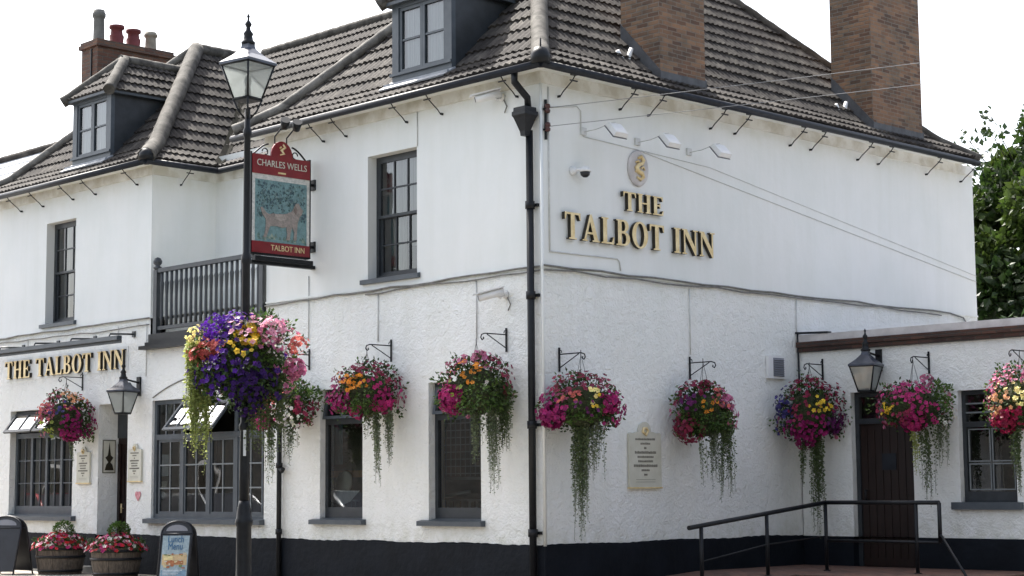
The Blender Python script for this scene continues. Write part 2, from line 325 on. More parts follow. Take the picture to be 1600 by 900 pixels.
def wall_panel(mb, axis, const, u0, u1, z0, z1, ops, depth=.2, out=-1):
    """flat wall face with rectangular openings and their reveals. axis 'y': plane Y=const, faces -Y; axis 'x': plane X=const, faces +X"""
    P = (lambda u, z, d=0: (u, const + d, z)) if axis == 'y' else (lambda u, z, d=0: (const - d, u, z))
    us = sorted({u0, u1, *[o[0] for o in ops], *[o[1] for o in ops]}); zs = sorted({z0, z1, *[o[2] for o in ops], *[o[3] for o in ops]})
    us = [u for u in us if u0 <= u <= u1]; zs = [z for z in zs if z0 <= z <= z1]
    for a, b in zip(us, us[1:]):
        for c, d in zip(zs, zs[1:]):
            if any(o[0] <= a and b <= o[1] and o[2] <= c and d <= o[3] for o in ops): continue
            mb.add([P(a, c), P(b, c), P(b, d), P(a, d)], [(0, 1, 2, 3)])
    for o in ops:
        a, b, c, d = o[:4]; dp = o[4] if len(o) > 4 else depth
        c = max(c, z0); d = min(d, z1)
        mb.add([P(a, c), P(a, c, dp), P(a, d, dp), P(a, d)], [(0, 1, 2, 3)])
        mb.add([P(b, c), P(b, d), P(b, d, dp), P(b, c, dp)], [(0, 1, 2, 3)])
        mb.add([P(a, d), P(a, d, dp), P(b, d, dp), P(b, d)], [(0, 1, 2, 3)])
        mb.add([P(a, c), P(b, c), P(b, c, dp), P(a, c, dp)], [(0, 1, 2, 3)])

big = (-9.22, -6.08, .93, 2.88, .10); w1 = (-14.0, -11.75, .95, 2.87, .14); dr = (-10.9, -9.97, 0, 2.88, .45)
w3 = (-4.69, -3.70, .95, 2.86, .12); w4 = (-2.26, -1.20, .95, 2.85, .14)
ffr = (-3.58, -2.49, 4.41, 6.24, .18); ffl = (-12.81, -11.78, 4.41, 6.28, .18)
m = MB()
wall_panel(m, 'y', 0, XL, 0, ZP, ZS, [big, w1, dr, w3, w4, (XW, XR, 3.9, 9, 0.3)])
wall_panel(m, 'x', 0, 0, YG, ZP, ZS, [])
wall_panel(m, 'x', XW, 0, 1.3, 3.9, ZS, [])
m.build('lower_wall', 'rough', pub)
m = MB()
wall_panel(m, 'y', -.004, XL, XW, ZS, ZE, [ffl]); wall_panel(m, 'y', -.004, XR, .004, ZS, ZE, [ffr])
wall_panel(m, 'x', .004, -.004, YG, ZS, ZE, [])
wall_panel(m, 'x', XW+.004, -.004, 1.3, ZS-.004, ZE, []); wall_panel(m, 'y', 1.3, XW, XR, 3.9, ZE+.3, [])
m.add([(XR, -.004, 3.9), (XR, 1.3, 3.9), (XR, 1.3, ZE), (XR, -.004, ZE)], [(0, 1, 2, 3)])
m.add([(XL, -.004, 0), (XL, 8, 0), (XL, 8, ZE), (XL, -.004, ZE)], [(0, 1, 2, 3)])
m.add([(XL, 8, 0), (XR, 8, 0), (XR, 8, ZE), (XL, 8, ZE)], [(0, 1, 2, 3)])
m.add([(XR, 8, 0), (XR, YG, 0), (XR, YG, ZE), (XR, 8, ZE)], [(0, 1, 2, 3)])
m.add([(XR, YG, 0), (0.004, YG, 0), (0.004, YG, ZE), (XR, YG, ZE)], [(0, 1, 2, 3)])
m.build('upper_wall', 'smooth', pub)
m = MB()
wall_panel(m, 'y', -.03, XL, .03, 0, ZP, [(dr[0], dr[1], 0, ZP, .48)], .03)
wall_panel(m, 'x', .03, -.03, YG, 0, ZP, [])
m.add([(XL, -.03, ZP), (dr[0], -.03, ZP), (dr[0], 0.01, ZP), (XL, 0.01, ZP)], [(0, 1, 2, 3)])
m.add([(dr[1], -.03, ZP), (.03, -.03, ZP), (0, 0.01, ZP), (dr[1], 0.01, ZP)], [(0, 1, 2, 3)])
m.add([(.03, -.03, ZP), (.03, YG, ZP), (-.01, YG, ZP), (-.01, 0, ZP)], [(0, 1, 2, 3)])
m.build('plinth', 'plinth', pub)
for nm_, P_, a_, b_ in (('f', lambda u, z: (u, -.006, z), XL, dr[0]), ('f', lambda u, z: (u, -.006, z), dr[1], 0), ('g', lambda u, z: (.006, u, z), 0, YE)):
    mm_ = MB(); n_ = int((b_-a_)/.06); vv_ = []
    for i in range(n_+1):
        u = a_+(b_-a_)*i/n_; vv_ += [P_(u, ZP-.01), P_(u, ZP+.012+rng.uniform(0, .012)+.008*math.sin(u*3.1))]
    mm_.add(vv_, [(2*i, 2*i+2, 2*i+3, 2*i+1) for i in range(n_)]).build('plinth_paint_edge', 'plinth', pub)
# corner bead where the two faces meet, and band between the finishes
MB().tube([(0, 0, ZP), (0, 0, ZE)], .022, 8).build('corner_bead', 'smooth', pub)
for b_ in ((XL, XW, -.02, -.004), (XR, .01, -.02, -.004), (.012, .02, -.02, YG)): MB().box(*b_, ZS-.02, ZS+.012).build('render_stop', 'smooth', pub)
# interior: floors and partition so that windows look into rooms
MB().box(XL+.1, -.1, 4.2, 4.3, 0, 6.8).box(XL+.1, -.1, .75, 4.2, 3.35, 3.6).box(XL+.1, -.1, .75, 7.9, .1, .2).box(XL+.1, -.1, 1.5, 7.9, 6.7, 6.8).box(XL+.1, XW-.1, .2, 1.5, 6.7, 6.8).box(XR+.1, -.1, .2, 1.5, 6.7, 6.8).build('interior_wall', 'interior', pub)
# cornice and soffit
m = MB()
m.box(XL, XW+.03, -.035, -.006, 6.74, 6.9).box(XR-.03, .035, -.035, -.006, 6.74, 6.9).box(.006, .035, -.006, YG, 6.74, 6.9).box(XW+.006, XW+.035, -.006, 1.3, 6.74, 6.9).box(XW+.035, XR, 1.265, 1.296, 6.74, 6.9)
m.build('cornice', 'cream', pub)
m = MB()
m.box(XL-.3, XW+.35, -.35, 0, 6.9, 6.935).box(XR-.35, .35, -.35, 0, 6.9, 6.935).box(0, .35, 0, 10.35, 6.9, 6.935).box(XW, XW+.35, 0, 1.12, 6.9, 6.935).box(XW, XR, 1.12, 1.32, 6.9, 6.935)
m.build('soffit', 'smooth', pub)
m = MB()
GZ = 6.875
for pts in ([(XL-.4, -.40, GZ), (XW+.40, -.40, GZ)], [(XW+.40, -.40, GZ), (XW+.40, 1.07, GZ)], [(XW+.4, 1.07, GZ), (XR-.4, 1.07, GZ)], [(XR-.4, -.4, GZ), (.4, -.4, GZ)], [(.4, -.4, GZ), (.38, 10.33, GZ)]):
    m.tube(pts, .052, 10)
m.build('gutter', 'gutter', pub)

# ------------------------------------------------------------------ roofs
def prof(s): return .64*s if s < .5 else .32 + (s-.5)*1.03
def levels(smax):
    L = [0.0]; s = 0
    while s < smax-.05:
        s += .255 if s < .45 else .225
        L.append(min(s, smax))
    return L
def roof_slope(mb, E, U, Nn, z0, smax, umin, umax, pf=prof, lev=None, per=.125, amp=.014):
    E = Vector(E); U = Vector(U); Nn = Vector(Nn)
    lev = lev or levels(smax); du = per/4
    for k in range(len(lev)-1):
        s0, s1 = lev[k], lev[k+1]; sl = (pf(s1)-pf(s0))/max(1e-6, s1-s0)
        nrm = Vector((-sl*Nn.x, -sl*Nn.y, 1)).normalized()
        a, b = min(umin(s0), umin(s1)), max(umax(s0), umax(s1)); off = (k % 2)*per/2*0
        n = int(math.ceil((b-a)/du)); us = [a + i*du for i in range(n+1)]; us[-1] = b
        jit = rng.uniform(-.004, .004)
        rows = []
        for s, lift, sag in ((s0, 0.0, 0), (s0, .036, 1), (s1, .004, 0)):
            r_ = []
            for u in us:
                uu = min(max(u, umin(s)), umax(s))
                w = amp*math.cos(2*math.pi*(u+off)/per)*(1 if lift else .3)
                w += .008*math.sin(uu*1.3 + s*2)
                if sag: w += .004*math.sin(uu*19.7 + k*7.1) + jit
                p_ = E + U*uu + Nn*s + Vector((0, 0, z0 + pf(s) - E.z)) + nrm*(lift + w)
                r_.append(p_)
            rows.append(r_)
        o = len(mb.v)
        rows.insert(1, rows[1])   # lip doubled: crisp edge between riser and tile face
        for r_ in rows: mb.v += [tuple(p_) for p_ in r_]
        nn = len(us)
        for i in range(nn-1):
            if umax(s1)-umin(s1) > 1e-3 or True:
                mb.f.append([o+i, o+i+1, o+nn+i+1, o+nn+i]); mb.mi.append(0); mb.sm.append(False)
                mb.f.append([o+2*nn+i, o+2*nn+i+1, o+3*nn+i+1, o+3*nn+i]); mb.mi.append(0); mb.sm.append(True)
def rolls(mb, fn, s0, s1, r=.12, step=.34):
    n = max(2, int((s1-s0)/.07)); pts, rs = [], []
    for i in range(n+1):
        q = s0+(s1-s0)*i/n; p_ = Vector(fn(q)); pts.append(p_ + Vector((0, 0, rng.uniform(-.006, .006)))); rs.append(r*(1.02 - .05*((q/.24) % 1) + rng.uniform(-.02, .02)))
    d = (pts[1]-pts[0]); pts.insert(0, pts[0]-d*.5); rs.insert(0, r*1.02)
    mb.tube(pts, rs, 14)
m = MB(); EZ = 6.95; W2 = 3.375
roof_slope(m, (-6.4, -.35, 0), (1, 0, 0), (0, 1, 0), EZ, W2, lambda s: s, lambda s: 6.75-s)
roof_slope(m, (.35, -.35, 0), (0, 1, 0), (-1, 0, 0), EZ, W2, lambda s: s, lambda s: 10.70-s)
roof_slope(m, (-6.4, 10.35, 0), (0, -1, 0), (1, 0, 0), EZ, W2, lambda s: s+.1, lambda s: 10.52-s, per=.3)
roof_slope(m, (.35, 10.35, 0), (-1, 0, 0), (0, -1, 0), EZ, W2, lambda s: s, lambda s: 6.75-s, per=.3)
block_roof = m.build('roof', 'tile', pub)
m = MB()
roof_slope(m, (-8.96, 1.12, 0), (1, 0, 0), (0, 1, 0), EZ, 3.2, lambda s: -s, lambda s: 2.56+s)
roof_slope(m, (-3.0, 7.52, 0), (-1, 0, 0), (0, -1, 0), EZ, 3.2, lambda s: 0, lambda s: 8.9, per=.3)
main_roof = m.build('roof', 'tile', pub)
m = MB()
roof_slope(m, (-14.96, -.35, 0), (1, 0, 0), (0, 1, 0), EZ, 3.0, lambda s: s, lambda s: 6-s)
roof_slope(m, (-8.96, -.35, 0), (0, 1, 0), (-1, 0, 0), EZ, 3.0, lambda s: s, lambda s: 1.47+s)
roof_slope(m, (-14.96, 8.1, 0), (0, -1, 0), (1, 0, 0), EZ, 3.0, lambda s: 0, lambda s: 8.28-s, per=.3)
roof_slope(m, (-8.96, 3.9, 0), (0, 1, 0), (-1, 0, 0), EZ, 3.0, lambda s: 0, lambda s: 4.2, per=.3)
wing_roof = m.build('roof', 'tile', pub)
part_label(block_roof, 'big hipped roof of brown tiles over the corner block'); part_label(main_roof, 'brown tiled roof between the corner block and the left wing'); part_label(wing_roof, 'hipped brown tiled roof of the left wing')
def hipfn(cx, cy, dx, dy, up=.03): return lambda s: (cx+dx*s, cy+dy*s, EZ+prof(s)+up)
m = MB()
rolls(m, hipfn(.35, -.35, -1, 1, .01), .0, W2, .125); rolls(m, hipfn(.35, 10.35, -1, -1, .03), 0, W2, .08); rolls(m, hipfn(-6.4, 10.35, 1, -1), 0, W2, .10)
rolls(m, lambda s: (-3.025, s, EZ+prof(W2)+.03), 3.0, 7.5, .12)
m.build('ridge_tiles', 'ridge', block_roof)
m = MB(); rolls(m, hipfn(-6.4, -.35, 1, 1, .085), 0, W2, .085); m.build('hip_tiles', 'ridge_brightened', block_roof)
m = MB(); rolls(m, hipfn(-14.96, -.35, 1, 1, .075), 0, 3.0, .08); m.build('hip_tiles', 'ridge_brightened', wing_roof)
m = MB(); rolls(m, lambda s: (s, 4.32, EZ+prof(3.2)+.03), -12.0, -3.6, .09); m.build('ridge_tiles', 'ridge', main_roof)
m = MB(); rolls(m, hipfn(-8.96, -.35, -1, 1), 0, 3.0, .145); rolls(m, lambda s: (-11.96, s, EZ+prof(3)+.02), 2.6, 8.0, .12)
m.build('ridge_tiles', 'ridge', wing_roof)
# dark end caps on the hips and lead valley
MB().lathe([(.001, -.10), (.13, -.10), (.13, .02), (.09, .10), (.001, .13)], (.37, -.37, 6.98), 14).tube([(.40, -.40, 7.04), (.42, -.42, 7.20)], .012, 6).build('hip_end_cap', 'iron', block_roof)
MB().lathe([(.001, -.08), (.13, -.08), (.13, .02), (.09, .10), (.001, .13)], (-8.94, -.37, 6.98), 14).build('hip_end_cap', 'iron', wing_roof)
def valley(s): return (-8.96-s, 1.12+s, EZ+prof(s)+.05)
m = MB()
for i in range(14):
    a, b = Vector(valley(i*.21)), Vector(valley((i+1)*.21))
    sd = Vector((.06, .06, .0)); up_ = Vector((0, 0, .062)); m.add([a-sd+up_, a, a+sd+up_, b-sd+up_, b, b+sd+up_], [(0, 1, 4, 3), (1, 2, 5, 4)])
m.build('valley_lead', 'valley', main_roof)

# ------------------------------------------------------------------ dormers
def dormer(x0, label):
    x1 = x0+1.27; yf = .12; zb = 7.28; zt = 8.50; xc = (x0+x1)/2
    yb = .15+1.34; ck = None
    for x, t in ((x1-.05, .05), (x0, .05)):
        m = MB().prism([(yf, zb-.1), (yf, zt), (yb+.1, zt), (yb+.1, zt-.1), (.5, 7.35)], (x, 0, 0), (0, 1, 0), (0, 0, 1), (1, 0, 0), t)
        if ck is None: ck = m.build('dormer', 'joinery_dark', pub); part_label(ck, label)
        else: m.build('cheek', 'joinery_dark', ck)
    m = MB()   # front frame
    m.box(x0-.01, x0+.13, yf-.03, yf+.05, zb-.02, zt).box(x1-.13, x1+.01, yf-.03, yf+.05, zb-.02, zt).box(x0+.13, x1-.13, yf-.03, yf+.05, zt-.12, zt).box(x0+.13, x1-.13, yf-.03, yf+.05, zb-.02, zb+.13)
    m.box(x0-.03, x1+.03, yf-.07, yf-.03, zb+.09, zb+.13)
    sx0, sx1, sz0, sz1 = x0+.13, x1-.13, zb+.13, zt-.12
    for a, b in ((sx0, xc), (xc, sx1)):
        m.box(a+.002, a+.05, yf-.01, yf+.03, sz0, sz1).box(b-.05, b-.002, yf-.01, yf+.03, sz0, sz1).box(a+.05, b-.05, yf-.01, yf+.03, sz0, sz0+.05).box(a+.05, b-.05, yf-.01, yf+.03, sz1-.05, sz1)
        m.box(a+.05, b-.05, yf, yf+.025, (sz0+sz1)/2-.015, (sz0+sz1)/2+.015)
    m.build('window_frame', 'joinery', ck)
    MB().add([(sx0+.03, yf+.02, sz0), (sx1-.03, yf+.02, sz0), (sx1-.03, yf+.02, sz1), (sx0+.03, yf+.02, sz1)], [(0, 1, 2, 3)]).build('pane', 'glass', ck)
    m = MB(); n = 40; vv = []
    for i in range(n+1):
        x = sx0 + (sx1-sx0)*i/n; y = yf+.09+.015*math.sin(i*1.35); vv += [(x, y, sz0-.05), (x, y, sz1+.02)]
    m.add(vv, [(2*i, 2*i+2, 2*i+3, 2*i+1) for i in range(n)], True); m.build('net_curtain', 'net', ck)
    m = MB(); m.box(x0-.06, x1+.06, yf-.16, yf+.02, zb-.10, zb-.04); m.obox((xc, yf-.12, zb-.06), (.70, 0, 0), (0, .12, .075), (0, -.006, .01))
    m.build('lead_apron', 'lead', ck)
    # hipped roof
    m = MB(); pf = lambda s: s*1.0; hw = (x1-x0)/2+.12; ez = zt-.03
    lev = [0]; 
    while lev[-1] < hw-.02: lev.append(min(hw, lev[-1]+.205))
    yE = yf-.13; yr = lambda s: .85-.35+.5 + s
    roof_slope(m, (x0-.12, yE, 0), (1, 0, 0), (0, 1, 0), ez, hw, lambda s: s, lambda s: 2*hw-s, pf, lev)
    back = lambda s: 1.40 + s*.97 - yE + .1
    roof_slope(m, (x1+.12, yE, 0), (0, 1, 0), (-1, 0, 0), ez, hw, lambda s: s, back, pf, lev)
    roof_slope(m, (x0-.12, yE, 0), (0, 1, 0), (1, 0, 0), ez, hw, lambda s: s, back, pf, lev)
    dr_ = m.build('dormer_roof', 'tile', ck)
    m = MB()
    rolls(m, lambda s: (x1+.12-s, yE+s, ez+s+.02), 0, hw, .10); rolls(m, lambda s: (x0-.12+s, yE+s, ez+s+.02), 0, hw, .10)
    rolls(m, lambda s: (xc, s, ez+hw+.02), yE+hw-.05, 2.3, .09)
    m.build('dormer_ridge_tiles', 'ridge', ck)
    m = MB(); m.box(x0-.11, x1+.11, yE+.0, yf+.1, zt-.075, zt-.005).box(x1, x1+.11, yf+.1, 1.3, zt-.075, zt-.005).box(x0-.11, x0, yf+.1, 1.3, zt-.075, zt-.005)
    m.build('dormer_fascia', 'joinery', ck)
    return ck
dormer(-12.11, 'dormer with grey casement window over the left wing'); dormer(-3.13, 'dormer with grey casement window beside the roof corner')

# ------------------------------------------------------------------ chimneys
def chimney(x0, x1, y0, y1, z0, z1, mat, label, flash=True, caps=False):
    m = MB()
    m.box(x0, x1, y0, y1, z0, z1)
    if caps: m.box(x0-.05, x1+.05, y0-.05, y1+.05, z1, z1+.08).box(x0-.02, x1+.02, y0-.02, y1+.02, z1+.08, z1+.14)
    else: m.box(x0-.05, x1+.05, y0-.05, y1+.05, z1, z1+.2)
    c = m.build('chimney', mat, pub); part_label(c, label)
    return c
c1 = chimney(-.74, 0, 2.44, 3.45, 6.96, 12.2, 'brick', 'brown brick chimney stack nearest the roof corner')
c2 = chimney(-.80, 0, 7.76, 9.22, 6.96, 12.6, 'brick', 'wide brown brick chimney stack at the far end of the side wall')
c3 = chimney(-13.78, -13.2, 1.22, 2.92, 7.6, 9.93, 'brick_red', 'red brick chimney stack with four pots behind the left dormer', caps=True)
MB().box(-13.42, -13.39, 1.195, 1.22, 7.9, 9.9).build('chimney_joint', 'iron', c3)
for y, mt, rr, h, nm in ((1.42, 'grey_pot', .125, .66, 'tall sooty grey chimney pot'), (1.82, 'red_pot', .135, .42, 'red clay chimney pot beside the tall grey one'), (2.2, 'red_pot', .135, .40, 'red clay chimney pot beside the buff one'), (2.6, 'buff_pot', .13, .42, 'short buff chimney pot')):
    pr = [(rr*.95, 0), (rr, h*.08), (rr*.9, h*.12), (rr*.82, h*.72), (rr*.84, h*.74), (rr*1.03, h*.80), (rr*1.05, h*.90), (rr*.9, h*.93), (rr*.88, h), (rr*.7, h), (rr*.68, h*.7), (.001, h*.65)]
    if mt == 'red_pot': pr = [(rr*1.1, 0), (rr*1.1, h*.1), (rr*.95, h*.15), (rr*1.08, h*.5), (rr*.9, h*.58), (rr*.82, h*.8), (rr*1.1, h*.86), (rr*1.1, h), (rr*.8, h), (.001, h*.7)]
    o = MB().lathe(pr, (-13.5, y, 10.06), 18).build('chimney_pot', mt, c3); part_label(o, nm)
for (yy, zz), c in (((2.1, 7.55), c1), ((7.42, 7.55), c2)):   # lead horn at the flashing
    m = MB(); pts = [(-.42, yy-.1+.30*t, zz-.20*math.sin(t*2.6)+.18*t*t+.05) for t in [i/8 for i in range(9)]]
    m.tube([(p[0], p[1], p[2]) for p in pts], [.03+.02*math.sin(i*.39) for i in range(9)], 8); m.build('flashing_horn', 'white_pl', c)
    MB().obox((-.35, yy+.32, 7.42), (.40, 0, -.40), (0, .03, 0), (.02, 0, .02)).build('flashing', 'gutter', c)

for cc, x0_, y0_, y1_ in ((c1, -.74, 2.44, 3.45), (c2, -.80, 7.76, 9.22)):
    MB().box(.001, .016, y0_-.02, y1_+.02, 7.0, 7.30).build('flashing', 'lead_dark', cc)
    for yy in (y0_-.014, y1_+.001): MB().prism([(.02, 7.05), (.02, 7.30), (x0_, 7.30-x0_*1.03+.06), (x0_, 7.0-x0_*1.03)], (0, yy, 0), (1, 0, 0), (0, 0, 1), (0, 1, 0), .013).build('flashing', 'lead_dark', cc)
# ------------------------------------------------------------------ gutter brackets (slanting iron stays under the eaves)
bm_ = MB(); bm_.tube([(0, -.33, .24), (0, -.27, .17), (0, -.10, .05), (0, -.05, .0), (0, -.03, 0)], .008, 6).box(-.05, .05, -.40, -.28, .24, .26).box(-.008, .008, -.05, 0.0, -.015, .015).box(-.07, .07, -.31, -.29, .16, .175)
b0 = bm_.build('eave_stay', 'iron', pub); first = True
def place_stay(x, y, z, rz):
    global first
    if first: o = b0; first = False
    else: o = b0.copy(); COL.objects.link(o)
    o.parent = pub; o.location = (x, y, z); o.rotation_euler = (0, 0, rz)
for x in (-4.60, -4.06, -2.68, -1.93, -.42, -9.75, -11.1, -11.86, -12.92, -13.72): place_stay(x, -.006, 6.62, 0)
for y in (.55,): place_stay(XW+.006, y, 6.62, R(90))
for y in (.32, 1.54, 2.14, 3.51, 4.08, 5.44, 5.97, 7.24, 7.82, 9.25, 10.33): place_stay(.006, y, 6.60, R(90))

# ------------------------------------------------------------------ downpipes
m = MB()
m.tube([(-.13, -.36, 6.84), (-.13, -.36, 6.72), (-.13, -.12, 6.54), (-.13, -.11, 6.42)], .048, 12)
m.tube([(-.13, -.09, 6.1), (-.13, -.09, 0)], .05, 12)
for z in (5.1, 3.9, 2.2, .8): m.tube([(-.13, -.09, z-.05), (-.13, -.09, z+.05)], .066, 12)
for z in (5.1, 3.9, 2.2, .8): m.box(-.22, -.04, -.05, -.005, z-.02, z+.02)
dp = m.build('downpipe', 'iron', pub); part_label(dp, 'black cast iron downpipe at the building corner')
m = MB(); m.lathe([(.06, -.18), (.07, -.12), (.15, .06), (.165, .08), (.175, .09), (.175, .14), (.155, .15), (.15, .20), (.13, .2), (.13, .12), (.001, .1)], (-.13, -.17, 6.2), 4, R(45), False)
m.build('rainwater_hopper', 'iron', dp)
m = MB(); m.tube([(-5.6, -.07, 3.0), (-5.6, -.07, 0)], .038, 10)
for z in (1.75, .75): m.tube([(-5.6, -.07, z-.04), (-5.6, -.07, z+.04)], .052, 10)
m.tube([(-5.6, -.07, 1.72), (-5.50, -.09, 1.66), (-5.46, -.1, 1.70)], .032, 8)
m.tube([(-5.6, -.07, 3.0), (-5.75, -.07, 3.25), (-5.9, -.07, 3.7), (-5.9, -.07, 3.8)], .036, 10)
o = m.build('downpipe', 'iron', pub); part_label(o, 'black downpipe between the wide window and the middle window')
MB().tube([(.03, 5.50, 3.70), (.04, 5.49, 3.5), (.035, 5.51, 3.1), (.04, 5.50, 2.7)], .014, 6).build('corner_cable', 'gutter', pub)

# ------------------------------------------------------------------ windows
def rect_frame(m, x0, x1, y, z0, z1, t, d=.05):
    m.box(x0, x0+t, y, y+d, z0, z1).box(x1-t, x1, y, y+d, z0, z1).box(x0+t, x1-t, y, y+d, z0, z0+t).box(x0+t, x1-t, y, y+d, z1-t, z1)
def bars(m, x0, x1, y, z0, z1, nx, nz, t=.022, d=.03):
    for i in range(1, nx): xx = x0+(x1-x0)*i/nx; m.box(xx-t/2, xx+t/2, y, y+d, z0, z1)
    for j in range(1, nz): zz = z0+(z1-z0)*j/nz; m.box(x0, x1, y-.002, y+d-.004, zz-t/2, zz+t/2)
def pane(parent, x0, x1, y, z0, z1, tilt=0.0):
    MB().add([(x0, y, z0), (x1, y, z0), (x1, y+tilt, z1), (x0, y+tilt, z1)], [(0, 1, 2, 3)]).build('pane', 'glass', parent)
def sill(parent, x0, x1, z, h=.07, out=.09, mat='joinery', y=0.0):
    m = MB(); m.add([(x0, y-out, z-h), (x1, y-out, z-h), (x1, y+.12, z-h), (x0, y+.12, z-h), (x0, y-out, z-.015), (x1, y-out, z-.015), (x1, y+.12, z+.02), (x0, y+.12, z+.02)], [(0, 3, 2, 1), (4, 5, 6, 7), (0, 1, 5, 4), (2, 3, 7, 6), (0, 4, 7, 3), (1, 2, 6, 5)])
    m.build('sill', mat, parent)
def drape(parent, x0, x1, y, z0, z1, mat, name='curtain', waves=6, taper=0.0):
    n = waves*8; vv = []; m = MB()
    for i in range(n+1):
        t = i/n; x = x0+(x1-x0)*t; yy = y+.03*math.sin(t*waves*2*math.pi)
        xb = x0+(x1-x0)*t*(1-taper); vv += [(xb, yy, z0), (x, yy, z1)]
    m.add(vv, [(2*i, 2*i+2, 2*i+3, 2*i+1) for i in range(n)], True); m.build(name, mat, parent)
def sash(op, label, flip=False):
    x0, x1, z0, z1, d = op; y = d-.02; zm = (z0+z1)/2 - .0
    m = MB(); rect_frame(m, x0, x1, y, z0+.02, z1, .055, .08)
    rect_frame(m, x0+.055, x1-.055, y+.0, zm, z1-.055, .04, .035); rect_frame(m, x0+.055, x1-.055, y+.037, z0+.075, zm+.04, .045, .035)
    bars(m, x0+.095, x1-.095, y+.004, zm+.04, z1-.095, 3, 2); bars(m, x0+.1, x1-.1, y+.041, z0+.12, zm, 3, 2)
    w = m.build('window', 'joinery_dark', pub); part_label(w, label)
    pane(w, x0+.06, x1-.06, y+.02, zm+.02, z1-.06); pane(w, x0+.06, x1-.06, y+.06, z0+.08, zm+.02)
    sill(w, x0-.12, x1+.07, z0+.02, .08, .06)
    return w
w = sash(ffr, 'upper sash window of the corner block with pale curtains')
drape(w, -3.5, -2.56, .34, 5.35, 6.2, 'curtain', 'net_curtain', 7); drape(w, -3.15, -2.56, .40, 4.9, 5.4, 'curtain', 'curtain', 4); drape(w, -3.52, -3.2, .42, 4.45, 5.4, 'curtain', 'curtain', 3)
MB().box(-2.95, -2.6, .5, .7, 4.5, 4.66).build('windowsill_box', 'curtain_mustard', w)
w = sash(ffl, 'upper sash window of the left wing with half-drawn curtains')
drape(w, -12.75, -12.5, .34, 4.45, 6.2, 'curtain', 'curtain', 3); drape(w, -12.3, -11.82, .34, 5.3, 6.2, 'curtain', 'curtain', 4); drape(w, -12.55, -12.42, .36, 4.45, 5.0, 'curtain_brown', 'curtain', 2)
# ground-floor windows of the corner block
def narrow(op, label, cur):
    x0, x1, z0, z1, d = op; y = d-.02
    zt = z1-.48
    m = MB(); rect_frame(m, x0, x1, y, z0, z1, .06, .07); m.box(x0+.06, x1-.06, y-.01, y+.06, zt-.04, zt+.04)
    m.box(x0+.06, x1-.06, y+.002, y+.06, z0+.06, z0+.17)
    w = m.build('window', 'joinery_dark', pub); part_label(w, label)
    pane(w, x0+.05, x1-.05, y+.03, z0+.1, zt)
    sill(w, x0-.16, x1+.08, z0, .08, .09)
    # vent light, hung open at the bottom
    m = MB(); zz0, zz1 = zt+.04, z1-.06; o_ = .07
    def P(x, t, k=0): return (x, y-o_*(1-t)-k, zz0+(zz1-zz0)*t)
    for a, b in ((x0+.05, x0+.10), (x1-.10, x1-.05), ((x0+x1)/2-.015, (x0+x1)/2+.015)):
        m.add([P(a, 0), P(b, 0), P(b, 1), P(a, 1), P(a, 0, .03), P(b, 0, .03), P(b, 1, .03), P(a, 1, .03)], [(0, 1, 2, 3), (4, 7, 6, 5), (0, 4, 5, 1), (2, 6, 7, 3), (0, 3, 7, 4), (1, 5, 6, 2)])
    for a, b in ((0, .12), (.88, 1)):
        m.add([P(x0+.10, a), P(x1-.10, a), P(x1-.10, b), P(x0+.10, b), P(x0+.10, a, .028), P(x1-.10, a, .028), P(x1-.10, b, .028), P(x0+.10, b, .028)], [(0, 1, 2, 3), (4, 7, 6, 5), (0, 4, 5, 1), (2, 6, 7, 3)])
    v = m.build('vent_light', 'joinery', w)
    return w
w = narrow(w3, 'narrow ground floor window left of the pair on the front', 0)
drape(w, -5.0, -4.55, .32, 1.75, 2.4, 'teal_cloth', 'curtain', 4)
o = MB().lathe([(.001, 0), (.17, .0), (.19, .012), (.19, .03), (.16, .04), (.001, .045)], (0, 0, 0), 24).build('wall_plate', 'board_cream', w, (-4.62, .42, 1.46)); o.rotation_euler = (R(80), 0, 0)
MB().box(-5.4, -4.2, .5, .56, 1.56, 1.66).build('picture_rail', 'warm_wood', w)
m = MB(); m.add([(-5.05, .28, 1.36), (-4.1, .28, 1.36), (-4.55, .30, 1.14), (-4.8, .30, 1.2), (-4.35, .30, 1.2)], [(0, 3, 2, 4, 1)]); m.build('table_cloth', 'net', w)
m = MB()
for i in range(10): m.box(-5.1+i*.09, -5.07+i*.09, .34, .36, .98, 1.2)
m.box(-5.1, -4.2, .335, .365, 1.2, 1.23)
m.build('chair_back', 'joinery_pale', w)
w = narrow(w4, 'narrow ground floor window nearest the building corner', 1)
drape(w, -2.62, -2.28, .32, 1.05, 2.4, 'curtain_mustard', 'curtain', 3)
m = MB()
for i in range(8): m.box(-2.24+i*.1, -2.225+i*.1, .30, .31, 1.55, 2.4)
for i in range(9): m.box(-2.26, -1.50, .298, .308, 1.58+i*.1, 1.593+i*.1)
m.build('lattice_screen', 'joinery_pale', w)
m = MB(); m.box(-2.9, -1.7, .5, .54, 1.50, 1.54)
m.tube([(-2.62, .45, 1.46), (-2.62, .45, 1.30), (-2.54, .45, 1.26), (-1.9, .45, 1.34)], .022, 8); m.build('chair_back', 'joinery_pale', w)
m = MB()
for i in range(7): m.box(-2.85+i*.15, -2.79+i*.15, .6, .66, .95, 1.2)
m.box(-2.9, -1.8, .6, .65, 1.2, 1.23)
m.build('bar_stool_back', 'joinery_pale', w)

